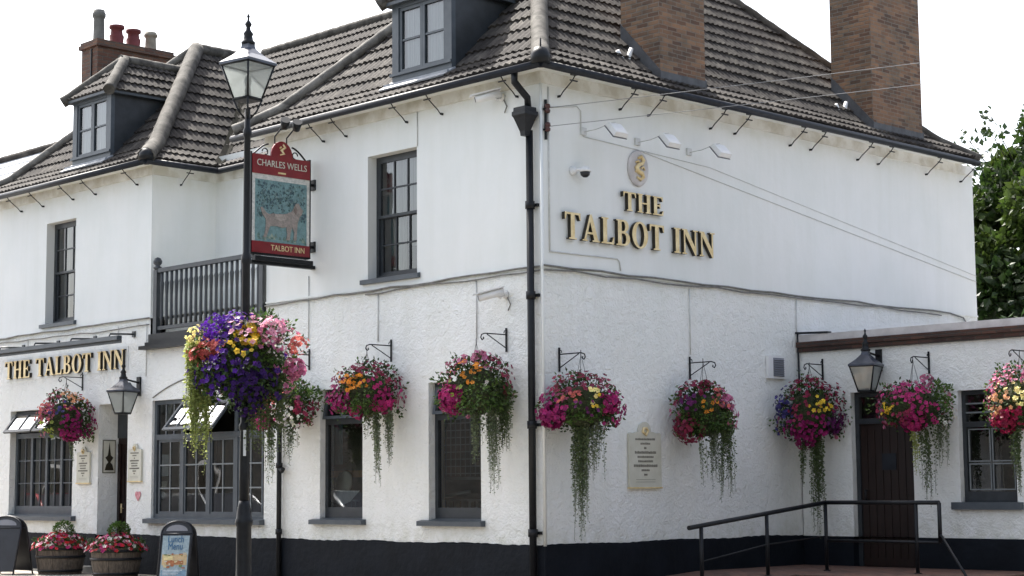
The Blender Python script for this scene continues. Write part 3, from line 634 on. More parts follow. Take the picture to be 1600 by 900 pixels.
# wide window under the balcony: four lights, each split in panes, top lights above
x0, x1, z0, z1, d = big; y = .05
m = MB(); rect_frame(m, x0, x1, y, z0, z1, .07, .07); zt = 2.28
m.box(x0+.07, x1-.07, y-.01, y+.06, zt-.06, zt+.03)
nx = 4; ws = (x1-x0-.14)/nx
for i in range(1, nx): xx = x0+.07+ws*i; m.box(xx-.045, xx+.045, y+.002, y+.065, z0+.07, zt-.06)
for xx in (x0+.07+ws, x0+.07+ws*3): m.box(xx-.04, xx+.04, y+.002, y+.065, zt+.03, z1-.07)
wb = m.build('window', 'joinery', pub); part_label(wb, 'wide ground floor window under the balcony')
m = MB()
for i in range(nx):
    a, b = x0+.07+ws*i+.045, x0+.07+ws*(i+1)-.045
    rect_frame(m, a, b, y+.015, z0+.07, zt-.06, .04, .035)
m.build('casement', 'joinery', wb)
m = MB()
for i in range(nx):
    a, b = x0+.07+ws*i+.085, x0+.07+ws*(i+1)-.085; bars(m, a, b, y+.02, z0+.11, zt-.10, 2, 3, .024, .03)
a, b = x0+.07, x0+.07+ws-.04; bars(m, a, b, y+.02, zt+.03, z1-.07, 3, 1)
a, b = x0+.07+3*ws+.04, x1-.07; bars(m, a, b, y+.02, zt+.03, z1-.07, 3, 1)
m.build('glazing_bars', 'joinery_pale', wb)
pane(wb, x0+.05, x1-.05, y+.035, z0+.05, zt); pane(wb, x0+.05, x0+.07+ws, y+.035, zt, z1-.05); pane(wb, x1-.07-ws, x1-.05, y+.035, zt, z1-.05)
drape(wb, x0+.1, x0+.75, .22, zt+.25, z1-.08, 'curtain', 'curtain_valance', 8)
drape(wb, x0+.42, x0+.68, .25, z0+.1, zt-.1, 'curtain', 'curtain', 3); drape(wb, x0+1.45, x0+1.65, .3, z0+.1, zt, 'curtain_brown', 'curtain', 2); drape(wb, x1-.5, x1-.15, .3, z0+.1, zt-.1, 'curtain_brown', 'curtain', 3)
sill(wb, x0-.10, x1+.02, z0, .085, .10)
# open top light, hinged at the top, swung outwards
m = MB(); a, b = x0+.07+ws+.05, x0+.07+3*ws-.05; zh = z1-.08; ln = .60; an = R(40)
def Q(x, t, k=0): return (x, y-.02-math.sin(an)*ln*t-math.cos(an)*k, zh-math.cos(an)*ln*t+math.sin(an)*k)
def slab(m, xa, xb, ta, tb, k0, k1):
    v = [Q(xa, ta, k0), Q(xb, ta, k0), Q(xb, tb, k0), Q(xa, tb, k0), Q(xa, ta, k1), Q(xb, ta, k1), Q(xb, tb, k1), Q(xa, tb, k1)]
    m.add(v, [(0, 3, 2, 1), (4, 5, 6, 7), (0, 1, 5, 4), (2, 3, 7, 6), (0, 4, 7, 3), (1, 2, 6, 5)])
slab(m, a, a+.05, 0, 1, 0, .04); slab(m, b-.05, b, 0, 1, 0, .04); slab(m, a+.05, b-.05, 0, .09, 0, .038); slab(m, a+.05, b-.05, .91, 1, 0, .038)
for q in (.25, .5, .75): xx = a+(b-a)*q; slab(m, xx-.014, xx+.014, .09, .91, .004, .034)
tl = m.build('open_top_light', 'joinery', wb)
m = MB(); slab(m, a+.05, b-.05, .09, .91, .016, .020); m.build('open_pane', 'glass', wb)
# notices stuck inside the wide window
m = MB(); m.box(x0+.12, x0+.36, y+.05, y+.055, 1.62, 1.98); o = m.build('notice', 'net', wb)
m = MB(); m.box(x0+.12, x0+.32, y+.05, y+.055, 1.40, 1.54); o = m.build('notice', 'board_cream', wb)
MB().lathe([(.001, 0), (.07, 0), (.07, .005), (.001, .005)], (0, 0, 0), 16).build('round_sticker', 'net', wb, (x0+.22, y+.05, 1.30)).rotation_euler = (R(90), 0, 0)
# relief of the arch above the wide window
m = MB(); xa, xb = -9.2, -6.1; xm = (xa+xb)/2; pts = []
for i in range(25):
    t = i/24; xx = xa+(xb-xa)*t; pts.append((xx, -.006, 2.93+.32*(1-((xx-xm)/(xb-xm))**2)))
m.tube(pts, .011, 6); m.build('arch_moulding', 'cable', pub)

# window of the left wing ground floor
x0, x1, z0, z1, d = w1; y = .12; zt = 2.42
m = MB(); rect_frame(m, x0, x1, y, z0, z1, .07, .07); m.box(x0+.07, x1-.07, y-.01, y+.06, zt-.06, zt+.03)
for i in (1, 2, 3): xx = x0+.07+(x1-x0-.14)*i/4; m.box(xx-.035, xx+.035, y+.002, y+.065, z0+.07, zt-.06)
m.box(x0+.07, x1-.07, y-.004, y+.06, z0+.07, z0+.17)
wl = m.build('window', 'joinery', pub); part_label(wl, 'ground floor window of the left wing')
m = MB()
for i in range(4):
    a, b = x0+.07+(x1-x0-.14)*i/4+.035, x0+.07+(x1-x0-.14)*(i+1)/4-.035; bars(m, a, b, y+.02, z0+.17, zt-.06, 2, 3, .02)
m.build('glazing_bars', 'joinery', wl)
pane(wl, x0+.05, x1-.05, y+.035, z0+.05, zt); sill(wl, x0-.05, x1+.14, z0, .09, .10)
drape(wl, x0-.15, x0+.25, .5, z0+.1, zt, 'curtain', 'curtain', 4); drape(wl, x0+.55, x0+.75, .5, z0+.1, zt, 'curtain', 'curtain', 1)
for q in range(2):
    an = R(38); ln = .44; zh = z1-.07; a, b = x0+.08+q*1.04, x0+1.07+q*1.04; m = MB(); y_ = y; y = .12
    slab(m, a, a+.06, 0, 1, 0, .04); slab(m, b-.06, b, 0, 1, 0, .04); slab(m, a+.06, b-.06, 0, .1, 0, .038); slab(m, a+.06, b-.06, .86, 1, 0, .038)
    xx = (a+b)/2; slab(m, xx-.02, xx+.02, .1, .86, .004, .034)
    m.build('open_top_light', 'joinery_dark', wl); m = MB(); slab(m, a+.06, b-.06, .1, .86, .016, .020); m.build('open_pane', 'glass', wl)

# door in the deep porch
m = MB()
m.box(dr[0], dr[1], .43, .49, 0.02, 2.2); m.box(dr[0], dr[1], .40, .49, 2.2, 2.3); m.box(dr[0]+.001, dr[0]+.08, .39, .43, .02, 2.2).box(dr[1]-.08, dr[1]-.001, .39, .43, .02, 2.2)
for zc0, zc1 in ((.25, .95), (1.15, 2.05)):
    rect_frame(m, dr[0]+.14, (dr[0]+dr[1])/2-.04, .415, zc0, zc1, .03, .02); rect_frame(m, (dr[0]+dr[1])/2+.04, dr[1]-.14, .415, zc0, zc1, .03, .02)
pd = m.build('door', 'door', pub); part_label(pd, 'dark brown front door set deep in its porch')
MB().tube([(dr[0]+.16, .38, 1.0), (dr[0]+.16, .38, 1.16)], .015, 8).tube([(dr[0]+.16, .38, 1.08), (dr[0]+.16, .42, 1.08)], .01, 6).build('handle', 'gold', pd)
MB().box(dr[0]-.2, dr[1]+.02, -.28, .41, .0, .10).build('doorstep', 'kerb', pub)
MB().box(dr[0]+.001, dr[1]-.001, .38, .45, 2.3, 2.87).build('fanlight_panel', 'joinery_dark', pub)
# porch reveals (smooth grey-white)
# ------------------------------------------------------------------ balcony
m = MB(); m.box(XW-.02, XR+.02, -.10, 1.3, 3.80, 3.86); m.box(XW+.01, XR-.01, -.05, 1.29, 3.86, 4.0)
bal = m.build('balcony', 'iron', pub); part_label(bal, 'dark balcony in the recess between the corner block and the left wing')
m = MB(); m.box(XW-.12, XR+.05, -.16, -.02, 3.74, 3.80); m.build('balcony_ledge', 'iron', bal)
for xx in (-9.12, -6.14):
    m = MB(); m.box(xx-.05, xx+.05, -.05, .05, 4.0, 5.08); m.lathe([(.035, 0), (.07, .02), (.07, .05), (.035, .07), (.07, .11), (.075, .15), (.05, .2), (.001, .22)], (xx, 0, 5.08), 14)
    m.build('newel_post', 'railing', bal)
m = MB(); m.box(-9.07, -6.19, -.04, .04, 5.03, 5.10).box(-9.07, -6.19, -.03, .03, 4.06, 4.12).build('handrail', 'railing', bal)
bp = MB().lathe([(.026, .0), (.026, .1), (.036, .13), (.028, .17), (.024, .5), (.034, .68), (.038, .72), (.026, .76), (.026, .91)], (0, 0, 0), 8).build('baluster', 'railing', bal, (-8.98, 0, 4.12))
for i in range(1, 20):
    o = bp.copy(); COL.objects.link(o); o.location = (-8.98+i*.143, 0, 4.12); o.parent = bal

# ------------------------------------------------------------------ surface cables and conduits on the pub
def sag_cable(p0, p1, r, n=14, amp=.02, seed=0, stand=.02):
    g = random.Random(seed); p0, p1 = Vector(p0), Vector(p1); pts = []
    for i in range(n+1):
        t = i/n; p_ = p0.lerp(p1, t); pts.append((p_.x, p_.y, p_.z + g.uniform(-amp, amp)))
    return pts
MB().tube(sag_cable((-.02, -.03, 4.29), (XR, -.03, 4.22), .013, 14, .018, 3), .014, 6).build('wall_cable', 'cable', pub)
MB().tube(sag_cable((-.02, -.03, 4.24), (-3.6, -.03, 4.20), .013, 10, .022, 4), .011, 6).build('wall_cable', 'cable', pub)
MB().tube(sag_cable((XW, -.03, 4.28), (XL, -.03, 4.26), .013, 12, .015, 5), .014, 6).build('wall_cable', 'cable', pub)
MB().tube(sag_cable((XW, -.03, 4.16), (XL, -.03, 4.17), .013, 12, .02, 6), .010, 6).build('wall_cable', 'cable', pub)
MB().tube(sag_cable((.03, 0, 4.30), (.03, YG-.9, 4.27), .013, 18, .018, 7), .015, 6).build('wall_cable', 'cable', pub)
MB().tube(sag_cable((.035, .0, 4.24), (.035, YG-1.2, 4.24), .013, 16, .02, 8), .012, 6).build('wall_cable', 'cable', pub)
MB().tube([(.03, YG-.9, 4.27), (.03, YG-.5, 4.22), (.03, YG-.3, 4.05), (.03, YG-.2, 3.7)], .014, 6).build('wall_cable', 'cable', pub)

def run(*pts, r=.008): MB().tube(pts, r, 6).build('conduit', 'conduit', pub)
run((-3.34, -.012, 4.2), (-3.34, -.012, 3.5)); run((-1.26, -.012, 4.22), (-1.26, -.012, 3.4)); run((-4.97, -.012, 4.6), (-4.97, -.012, 3.62)); run((-4.97, -.014, 3.66), (-5.3, -.014, 3.66))
run((-2.47, -.014, 6.24), (-2.47, -.014, 6.74)); run((XW-.1, -.012, 4.2), (XW-.1, -.012, 3.3)); run((-13.4, -.012, 4.2), (-13.4, -.012, 3.95)); run((-10.3, -.012, 4.2), (-10.3, -.012, 4.0))
run((.012, 2.98, 4.2), (.012, 2.98, 3.25)); run((.012, .13, 6.7), (.012, .13, 4.5), r=.012); run((.012, 5.52, 4.22), (.012, 5.5, 3.6)); 
run((.014, .12, 4.49), (.014, .40, 4.49), (.014, 1.45, 4.50), (.014, 1.5, 4.46), (.014, 1.52, 4.34), r=.010)
run((.014, .10, 6.42), (.014, .68, 6.52), (.014, .76, 6.47), (.014, .76, 6.2), r=.009)
run((.012, .8, 6.12), (.012, 1.9, 6.08), (.012, 6.0, 5.52), (.012, YG, 4.88), r=.0055); run((.012, 1.9, 6.08), (.012, 3.5, 6.02), (.012, YG, 4.98), r=.004)

# ------------------------------------------------------------------ single-storey extension
ext = empty('pub_extension', (0, YE, 0), 0, 'low white flat-roofed extension with brick coping and brown door beside the pub', 'extension')
def eb(mb, name, mat, par=ext):
    mb.v = [(a-0, b-YE, c) for a, b, c in mb.v]; return mb.build(name, mat, par)
ed = (.93, 1.98, .0, 2.75, .14); ew = (2.74, 3.62, 1.13, 2.70, .14)
m = MB(); wall_panel(m, 'y', YE, 0.02, 7.5, ZP, 3.40, [ed, ew]); m.add([(7.5, YE, 0), (7.5, 11, 0), (7.5, 11, 3.4), (7.5, YE, 3.4)], [(0, 1, 2, 3)]); m.add([(.02, 11, 0), (7.5, 11, 0), (7.5, 11, 3.4), (.02, 11, 3.4)], [(0, 1, 2, 3)]); eb(m, 'wall', 'rough')
m = MB(); wall_panel(m, 'y', YE-.03, 0.032, 7.5, 0, ZP, [(ed[0], ed[1], 0, ZP, .17)]); m.add([(0.03, YE-.03, ZP), (ed[0], YE-.03, ZP), (ed[0], YE+.01, ZP), (0.03, YE+.01, ZP)], [(0, 1, 2, 3)]); m.add([(ed[1], YE-.03, ZP), (7.5, YE-.03, ZP), (7.5, YE+.01, ZP), (ed[1], YE+.01, ZP)], [(0, 1, 2, 3)]); eb(m, 'plinth', 'plinth')
m = MB(); m.box(.022, 7.55, YE-.06, YE+.25, 3.395, 3.47).box(.022, 7.58, YE-.085, YE+.25, 3.47, 3.55); eb(m, 'brick_coping', 'brick_coping')
m = MB(); m.box(.022, 7.5, YE-.05, 11, 3.55, 3.66); eb(m, 'flat_roof', 'pinkish')
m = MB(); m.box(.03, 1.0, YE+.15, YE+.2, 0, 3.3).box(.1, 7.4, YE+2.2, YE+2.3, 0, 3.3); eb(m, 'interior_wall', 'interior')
m = MB(); m.obox((.30, YE-.02, 3.685), (.30, 0, -.012), (0, .05, 0), (0, 0, .014)); eb(m, 'corner_flashing', 'gutter')
m = MB(); y = YE+.10
m.box(ed[0], ed[0]+.07, y, y+.08, .2, 2.75).box(ed[1]-.07, ed[1], y, y+.08, .2, 2.75).box(ed[0]+.07, ed[1]-.07, y, y+.08, 2.68, 2.75).box(ed[0]+.07, ed[1]-.07, y-.01, y+.07, 2.28, 2.36)
df = eb(m, 'door_frame', 'joinery_dark')
m = MB(); m.add([(ed[0]+.05, y+.04, 2.34), (ed[1]-.05, y+.04, 2.34), (ed[1]-.05, y+.04, 2.7), (ed[0]+.05, y+.04, 2.7)], [(0, 1, 2, 3)]); eb(m, 'fanlight_pane', 'glass')
m = MB(); a, b = ed[0]+.07, ed[1]-.07; m.box(a, b, y+.03, y+.08, .2, 2.28)
for q in range(7): xx = a+(b-a)*(q+.5)/7; m.box(xx-.056, xx+.056, y+.018, y+.03, .32, 2.2)
dd = eb(m, 'door', 'door'); part_label(dd, 'dark red-brown plank door')
m = MB(); m.box(1.38, 1.62, y+.005, y+.018, 1.60, 1.84); eb(m, 'door_notice', 'gutter')
m = MB(); m.tube([(a+.1, y-.03, 1.15), (a+.1, y-.03, 1.32)], .013, 8).tube([(a+.1, y-.03, 1.17), (a+.1, y+.02, 1.17)], .01, 6).tube([(a+.1, y-.03, 1.30), (a+.1, y+.02, 1.30)], .01, 6); eb(m, 'handle', 'iron')
x0, x1, z0, z1, d = ew; y = YE+.10
m = MB(); rect_frame(m, x0, x1, y, z0, z1, .06, .07); zt = 2.22; m.box(x0+.06, x1-.06, y-.01, y+.06, zt-.04, zt+.04); m.box(x0+.06, x1-.06, y+.002, y+.06, z0+.06, z0+.15)
ewin = eb(m, 'window', 'joinery_dark'); part_label(ewin, 'grey ground floor window of the extension')
m = MB(); bars(m, x0+.06, x1-.06, y+.01, zt+.04, z1-.06, 1, 3, .022)
a, b = x0+.08, x1-.08; 
for xa, xb in ((a, (a+b)/2-.01), ((a+b)/2+.01, b)):
    for za, zb in ((z0+.17, (z0+zt)/2), ((z0+zt)/2+.02, zt-.06)): rect_frame(m, xa, xb, y+.012, za, zb, .018, .02)
eb(m, 'glazing_bars', 'joinery_pale', ext)
m = MB(); m.add([(x0+.05, y+.04, z0+.05), (x1-.05, y+.04, z0+.05), (x1-.05, y+.04, z1-.05), (x0+.05, y+.04, z1-.05)], [(0, 1, 2, 3)]); eb(m, 'pane', 'glass')
m = MB(); m.box(x0-.11, x1+.09, YE-.09, YE+.1, z0-.10, z0+.003); eb(m, 'sill', 'joinery')

# ------------------------------------------------------------------ ramp and platform outside the extension door
m = MB(); m.box(.035, 4.1, 3.0, YE-.032, 0.0, .20); m.add([(.035, -.2, .002), (1.75, -.2, .002), (1.75, 3.0, .2), (.035, 3.0, .2), (.035, 3.0, .0), (1.75, 3.0, .0)], [(0, 1, 2, 3), (1, 5, 2), (0, 3, 4)])
o = m.build('ramp', 'brick_pave'); tag(o, None, None, kind='structure')

# ------------------------------------------------------------------ handrail
hr = empty('handrail', (1.45, 3.0, 0), 0, 'black metal handrail along the ramp to the brown side door', 'handrail')
def hb(mb, name): mb.v = [(a-1.45, b-3, c) for a, b, c in mb.v]; return mb.build(name, 'iron', hr)
XH = 1.45; YH = 4.12
top = [(XH, 1.15, .855), (XH, YH, 1.145), (3.28, YH, 1.145)]
m = MB()
for a, b in zip(top, top[1:]): m.tube([a, b], .030, 10)
m.lathe([(.001, -.024), (.024, -.01), (.024, .01), (.001, .024)], top[1], 10)
hb(m, 'top_rail')
for (x, y, zb, zt) in ((XH, 1.40, .09, .87), (XH, 2.78, .18, 1.01), (XH, YH, .2, 1.14), (2.92, YH, .2, 1.14)):
    hb(MB().tube([(x, y, zb), (x, y, zt)], .026, 8).lathe([(.05, 0), (.05, .012), (.02, .015)], (x, y, zb), 12), 'post')
hb(MB().tube([(3.28, YH, 1.145), (3.28, YH, .62)], .028, 8), 'post')
hb(MB().tube([(XH, YH, .62), (3.28, YH, .62)], .020, 8).tube([(XH, 1.40, .42), (XH, 2.78, .60), (XH, YH, .68)], .010, 6), 'mid_rail')
hb(MB().tube([(3.28, YH, .72), (3.34, YH-.05, .70), (4.05, YH-.5, -.02+.1)], .018, 8), 'stair_rail')

# ------------------------------------------------------------------ lettering
def arc(cx, cy, rx, ry, a0, a1, n=10): return [(cx+rx*math.cos(R(a0+(a1-a0)*i/n)), cy+ry*math.sin(R(a0+(a1-a0)*i/n))) for i in range(n+1)]
G = {
 'T': (.86, [[(0, 1), (.86, 1), (.86, .72), (.81, .74), (.75, .92), (.54, .92), (.54, .06), (.64, .05), (.64, 0), (.22, 0), (.22, .05), (.32, .06), (.32, .92), (.11, .92), (.05, .74), (0, .72)]]),
 'H': (.95, [[(0, 1), (.40, 1), (.40, .95), (.31, .94), (.31, .55), (.64, .55), (.64, .94), (.55, .95), (.55, 1), (.95, 1), (.95, .95), (.86, .94), (.86, .06), (.95, .05), (.95, 0), (.55, 0), (.55, .05), (.64, .06), (.64, .47), (.31, .47), (.31, .06), (.40, .05), (.40, 0), (0, 0), (0, .05), (.09, .06), (.09, .94), (0, .95)]]),
 'E': (.78, [[(0, 1), (.72, 1), (.72, .76), (.67, .76), (.60, .93), (.31, .93), (.31, .55), (.46, .55), (.50, .64), (.55, .64), (.55, .38), (.50, .38), (.46, .47), (.31, .47), (.31, .07), (.62, .07), (.71, .26), (.76, .26), (.74, 0), (0, 0), (0, .05), (.09, .06), (.09, .94), (0, .95)]]),
 'L': (.74, [[(0, 1), (.40, 1), (.40, .95), (.31, .94), (.31, .07), (.58, .07), (.67, .28), (.72, .28), (.70, 0), (0, 0), (0, .05), (.09, .06), (.09, .94), (0, .95)]]),
 'A': (.97, [[(.42, 1.02), (.53, 1.02), (.88, .06), (.97, .05), (.97, 0), (.55, 0), (.55, .05), (.65, .06), (.585, .27), (.275, .27), (.205, .06), (.30, .05), (.30, 0), (0, 0), (0, .05), (.09, .06)], [(.305, .35), (.555, .35), (.43, .74)]]),
 'B': (.82, [[(0, 1), (.45, 1)] + arc(.45, .77, .27, .23, 90, -75, 8) + arc(.47, .27, .32, .27, 75, -90, 10) + [(0, 0), (0, .05), (.09, .06), (.09, .94), (0, .95)],
             [(.31, .93)] + arc(.42, .75, .09, .18, 90, -90, 8) + [(.31, .57)], [(.31, .48)] + arc(.43, .27, .14, .20, 90, -90, 8) + [(.31, .07)]]),
 'O': (.94, [arc(.47, .5, .47, .53, 0, 345, 23), arc(.47, .5, .235, .455, 0, 345, 23)]),
 'I': (.40, [[(0, 1), (.40, 1), (.40, .95), (.31, .94), (.31, .06), (.40, .05), (.40, 0), (0, 0), (0, .05), (.09, .06), (.09, .94), (0, .95)]]),
 'N': (.98, [[(0, 1), (.30, 1), (.78, .34), (.78, .94), (.68, .95), (.68, 1), (.98, 1), (.98, .95), (.87, .94), (.87, -.02), (.80, -.02), (.19, .80), (.19, .06), (.29, .05), (.29, 0), (0, 0), (0, .05), (.10, .06), (.10, .94), (0, .95)]]),
}
def glyph_mesh(ch, sx, h, depth):
    c = bpy.data.curves.new('glyph', 'CURVE'); c.dimensions = '2D'; c.fill_mode = 'BOTH'; c.extrude = depth/2
    for ct in G[ch][1]:
        sp = c.splines.new('POLY'); sp.points.add(len(ct)-1); sp.use_cyclic_u = True
        for q, (u, v) in zip(sp.points, ct): q.co = (u*sx, v*h, 0, 1)
    o = bpy.data.objects.new('glyph', c); COL.objects.link(o)
    bpy.context.view_layer.update()
    me = bpy.data.meshes.new_from_object(o.evaluated_get(bpy.context.evaluated_depsgraph_get())); bpy.data.objects.remove(o); bpy.data.curves.remove(c)
    me.materials.clear(); me.materials.append(M['gold']); me.materials.append(M['letter_side'])
    for p in me.polygons: p.material_index = 0 if (p.normal.z > .9 and p.center.z > 0) else 1; p.use_smooth = False
    return me
def letter_line(parent, text, width, h, depth, x_off, z_off):
    sp, gap = .42, .10
    tot = sum(G[c][0] if c != ' ' else sp for c in text) + gap*(len(text)-1); k = width/tot; x = x_off; cache = {}
    for c in text:
        if c == ' ': x += (sp+gap)*k; continue
        if c not in cache: cache[c] = glyph_mesh(c, k, h, depth)
        o = bpy.data.objects.new('letter', cache[c]); COL.objects.link(o); o.parent = parent; o.location = (x, -depth/2-.02, z_off); o.rotation_euler = (R(90), 0, 0); o['label'] = 'gold letter ' + c
        x += (G[c][0]+gap)*k
gs = empty('pub_name_sign', (0, .36, 4.68), R(90), 'large gold raised letters reading THE TALBOT INN on two lines of the side wall', 'sign')
letter_line(gs, 'TALBOT INN', 3.14, .36, .055, 0, 0); letter_line(gs, 'THE', .85, .265, .055, 1.17, .50)
fs = empty('pub_name_sign', (-14.14, 0, 3.47), 0, 'long single line of gold raised letters reading THE TALBOT INN on the front wall', 'sign')
letter_line(fs, 'THE TALBOT INN', 4.12, .33, .05, 0, 0)
m = MB(); m.box(-.03, 4.16, -.012, -.002, -.04, .38); m.build('backboard', 'smooth', fs)
# sign light trough above the front letters
tr_ = empty('sign_light_trough', (-12.2, -.5, 3.9), 0, 'long grey light trough on brackets above the front lettering', 'sign light')
m = MB(); m.box(-2.9, 2.72, -.05, .05, 0, .07).box(-2.9, 2.72, .03, .05, -.05, 0).build('housing', 'joinery', tr_)
m = MB()
for x in (-2.6, -1.35, -.1, 1.15, 2.4): m.tube([(x, 0, .06), (x, .02, .12), (x, .498, .14)], .016, 6).box(x-.04, x+.04, .47, .498, .09, .19)
m.build('bracket_arm', 'joinery_dark', tr_)

# crest roundel
cr = empty('crest_roundel', (0, 1.90, 5.81), R(90), 'round pale plaque with a gold crest above the side wall lettering', 'plaque')
m = MB(); pr = [(.001, 0), (.225, 0), (.235, .02), (.225, .04), (.20, .045), (.001, .045)]
o = MB().lathe(pr, (0, 0, 0), 32).build('disc', 'pinkish', cr, (0, -.0, 0)); o.rotation_euler = (R(90), 0, 0); o.scale = (.9, 1.1, 1)
m = MB(); g = random.Random(3)
m.tube([(-.03, -.06, .14), (.03, -.06, .17), (.08, -.06, .12), (.05, -.06, .07), (-.02, -.06, .05), (-.07, -.06, .0), (-.03, -.06, -.05), (.04, -.06, -.07), (.07, -.06, -.12), (.01, -.06, -.16), (-.06, -.06, -.13)], [.016, .026, .03, .028, .034, .036, .034, .034, .03, .026, .014], 8)
m.tube([(-.08, -.06, .08), (-.03, -.06, .10), (0, -.06, .05)], .015, 6).tube([(.03, -.06, .0), (.08, -.06, .03), (.1, -.06, -.02)], .014, 6).tube([(-.09, -.06, -.06), (-.06, -.06, -.02)], .014, 6)
m.build('crest', 'gold', cr)

# ------------------------------------------------------------------ notice plaques
def plaque(loc, rz, w, h, label, crest=True):
    e = empty('wall_plaque', loc, rz, label, 'plaque')
    hw = w/2
    poly = [(-hw, 0), (hw, 0), (hw, h*.86), (hw*.92, h*.885), (hw*.72, h*.875), (hw*.52, h*.90)] + [(hw*.38*math.cos(R(a)), h*.90+hw*.42*math.sin(R(a))) for a in range(0, 181, 20)] + [(-hw*.52, h*.90), (-hw*.72, h*.875), (-hw*.92, h*.885), (-hw, h*.86)]
    MB().prism(poly, (0, 0, 0), (1, 0, 0), (0, 0, 1), (0, -1, 0), .035).build('board', 'board_cream', e)
    m = MB(); m.box(-hw-.012, hw+.012, -.045, -.001, -.02, .0); m.build('ledge', 'gold', e)
    m = MB(); g = random.Random(int(w*1000+h*77+loc[0]*10)); z = h*.78; rows = [.62, .3, .08, .66, .5, .46, .74, .26, .1]
    for k, rw in enumerate(rows):
        x = -hw*rw; hh = h*.018 if k not in (3, 6) else h*.022
        while x < hw*rw:
            wd = g.uniform(.012, .03)*w/.65; m.box(x, min(x+wd, hw*rw), -.038, -.0352, z-hh, z+hh*g.uniform(.6, 1)); x += wd+.007*w/.65
        z -= h*.072
    for k in range(2): m.box(-hw*.6, hw*.6, -.038, -.0352, h*(.12-k*.04), h*(.125-k*.04))
    m.build('lettering', 'ink', e)
    if crest: MB().tube([(.0, -.045, h*.84), (.03*w, -.045, h*.87), (.08*w, -.045, h*.92), (.03*w, -.045, h*.96), (-.06*w, -.045, h*.955), (-.09*w, -.045, h*.90), (-.02*w, -.045, h*.87)], .03*w, 6).build('crest', 'gold', e)
    return e
plaque((.006, 1.94, 1.38), R(90), .66, .84, 'large cream notice plaque on the side wall between the first two hanging baskets')
plaque((-11.33, -.006, 1.53), 0, .42, .60, 'cream notice plaque just left of the front door recess')
plaque((-9.68, -.006, 1.55), 0, .40, .60, 'cream notice plaque right of the front door under the wall lantern')
hp = [(0, -.09), (.07, -.01), (.085, .035), (.06, .07), (.025, .07), (0, .045), (-.025, .07), (-.06, .07), (-.085, .035), (-.07, -.01)]
M['heart_pink'] = mottled('faded_pink_paint', (.55, .16, .20), (.70, .38, .40), 22, .7)
o = MB().prism(hp, (0, 0, 0), (1, 0, 0), (0, 0, 1), (0, -1, 0), .012).build('heart_ornament', 'heart_pink', None, (-9.6, -.006, 1.30)); tag(o, 'small faded pink heart on the wall between the front door and the wide window', 'ornament')
e = empty('door_emblem', (-10.896, .21, 1.98), R(90), 'small black and gold emblem plate on the side of the front door recess', 'plate')
MB().box(-.13, .13, -.012, 0, -.29, .29).build('plate', 'ink', e); MB().box(-.11, .11, -.015, -.012, -.27, .27).build('field', 'board_cream', e)
m = MB(); m.prism([(-.09, -.24), (.09, -.24), (.06, -.14), (.02, -.10), (.08, -.02), (.03, .02), (.02, .08), (.0, .24), (-.02, .08), (-.03, .02), (-.08, -.02), (-.02, -.10), (-.06, -.14)], (0, -.0155, 0), (1, 0, 0), (0, 0, 1), (0, -1, 0), .006); m.build('bell', 'letter_side', e)

# ------------------------------------------------------------------ hanging pub sign (projects from the front wall)
ps = empty('hanging_pub_sign', (-4.85, 0, 4.86), R(90), 'painted projecting pub sign with red header and a hound on teal, beside the lamp post', 'sign')
# local: x runs along world +Y (towards wall at 0), -y faces world +X
Wd = 1.06; XA, XB = -1.17, -.11
m = MB(); m.box(XA, XB, .0, .05, 0.0, 1.46); m.box(XA-.02, XA, -.01, .06, -.02, 1.5).box(XB, XB+.03, -.01, .06, -.02, 1.5).box(XA, XB, -.008, .058, -.03, -.0); m.build('frame', 'iron', ps)
m = MB(); m.box(XA, XB, -.03, 0, 1.18, 1.47)
cx_ = (XA+XB)/2; m.prism([(cx_+.2*math.cos(R(a)), 1.47+.24*math.sin(R(a))) for a in range(0, 181, 15)], (0, -.03, 0), (1, 0, 0), (0, 0, 1), (0, 1, 0), .03); m.build('header', 'red_sign', ps)
MB().box(XA, XB, -.025, 0, 0, .17).build('name_strip', 'red_sign', ps)
def text_part(parent, s, size, loc, mat, name='lettering', width=None, rot=(R(90), 0, 0), ext_=.003):
    c = bpy.data.curves.new(name, 'FONT'); c.body = s; c.size = size; c.align_x = 'CENTER'; c.extrude = ext_; c.resolution_u = 3
    o = bpy.data.objects.new(name, c); COL.objects.link(o); bpy.context.view_layer.update()
    me = bpy.data.meshes.new_from_object(o.evaluated_get(bpy.context.evaluated_depsgraph_get())); bpy.data.objects.remove(o); bpy.data.curves.remove(c)
    xs = [v.co.x for v in me.vertices]
    if width: k = width/(max(xs)-min(xs)); [setattr(v.co, 'x', v.co.x*k) for v in me.vertices]
    me.materials.clear(); me.materials.append(M[mat]); o = bpy.data.objects.new(name, me); COL.objects.link(o); o.parent = parent; o.location = loc; o.rotation_euler = rot
    return o
text_part(ps, 'CHARLES WELLS', .14, (cx_, -.035, 1.30), 'board_cream', width=.92)
text_part(ps, 'TALBOT INN', .12, (cx_+.12, -.030, .05), 'gold', width=.62)
MB().box(cx_-.07, cx_+.07, -.034, -.030, 1.21, 1.235).build('header_ornament', 'gold', ps)
m = MB(); m.tube([(cx_+.01, -.04, 1.66), (cx_+.05, -.04, 1.62), (cx_-.02, -.04, 1.57), (cx_+.03, -.04, 1.52), (cx_-.04, -.04, 1.50)], [.014, .02, .024, .02, .012], 6).tube([(cx_-.05, -.04, 1.6), (cx_-.02, -.04, 1.62)], .014, 6); m.build('crest', 'gold', ps)
def vshape(mb, poly, y, col, w_=.004):
    mb.col = col; mb.prism(poly, (0, y, 0), (1, 0, 0), (0, 0, 1), (0, -1, 0), w_)
m = MB(); m.col = (.17, .30, .32); m.box(XA+.0, XB-.0, -.012, 0, .17, 1.18)
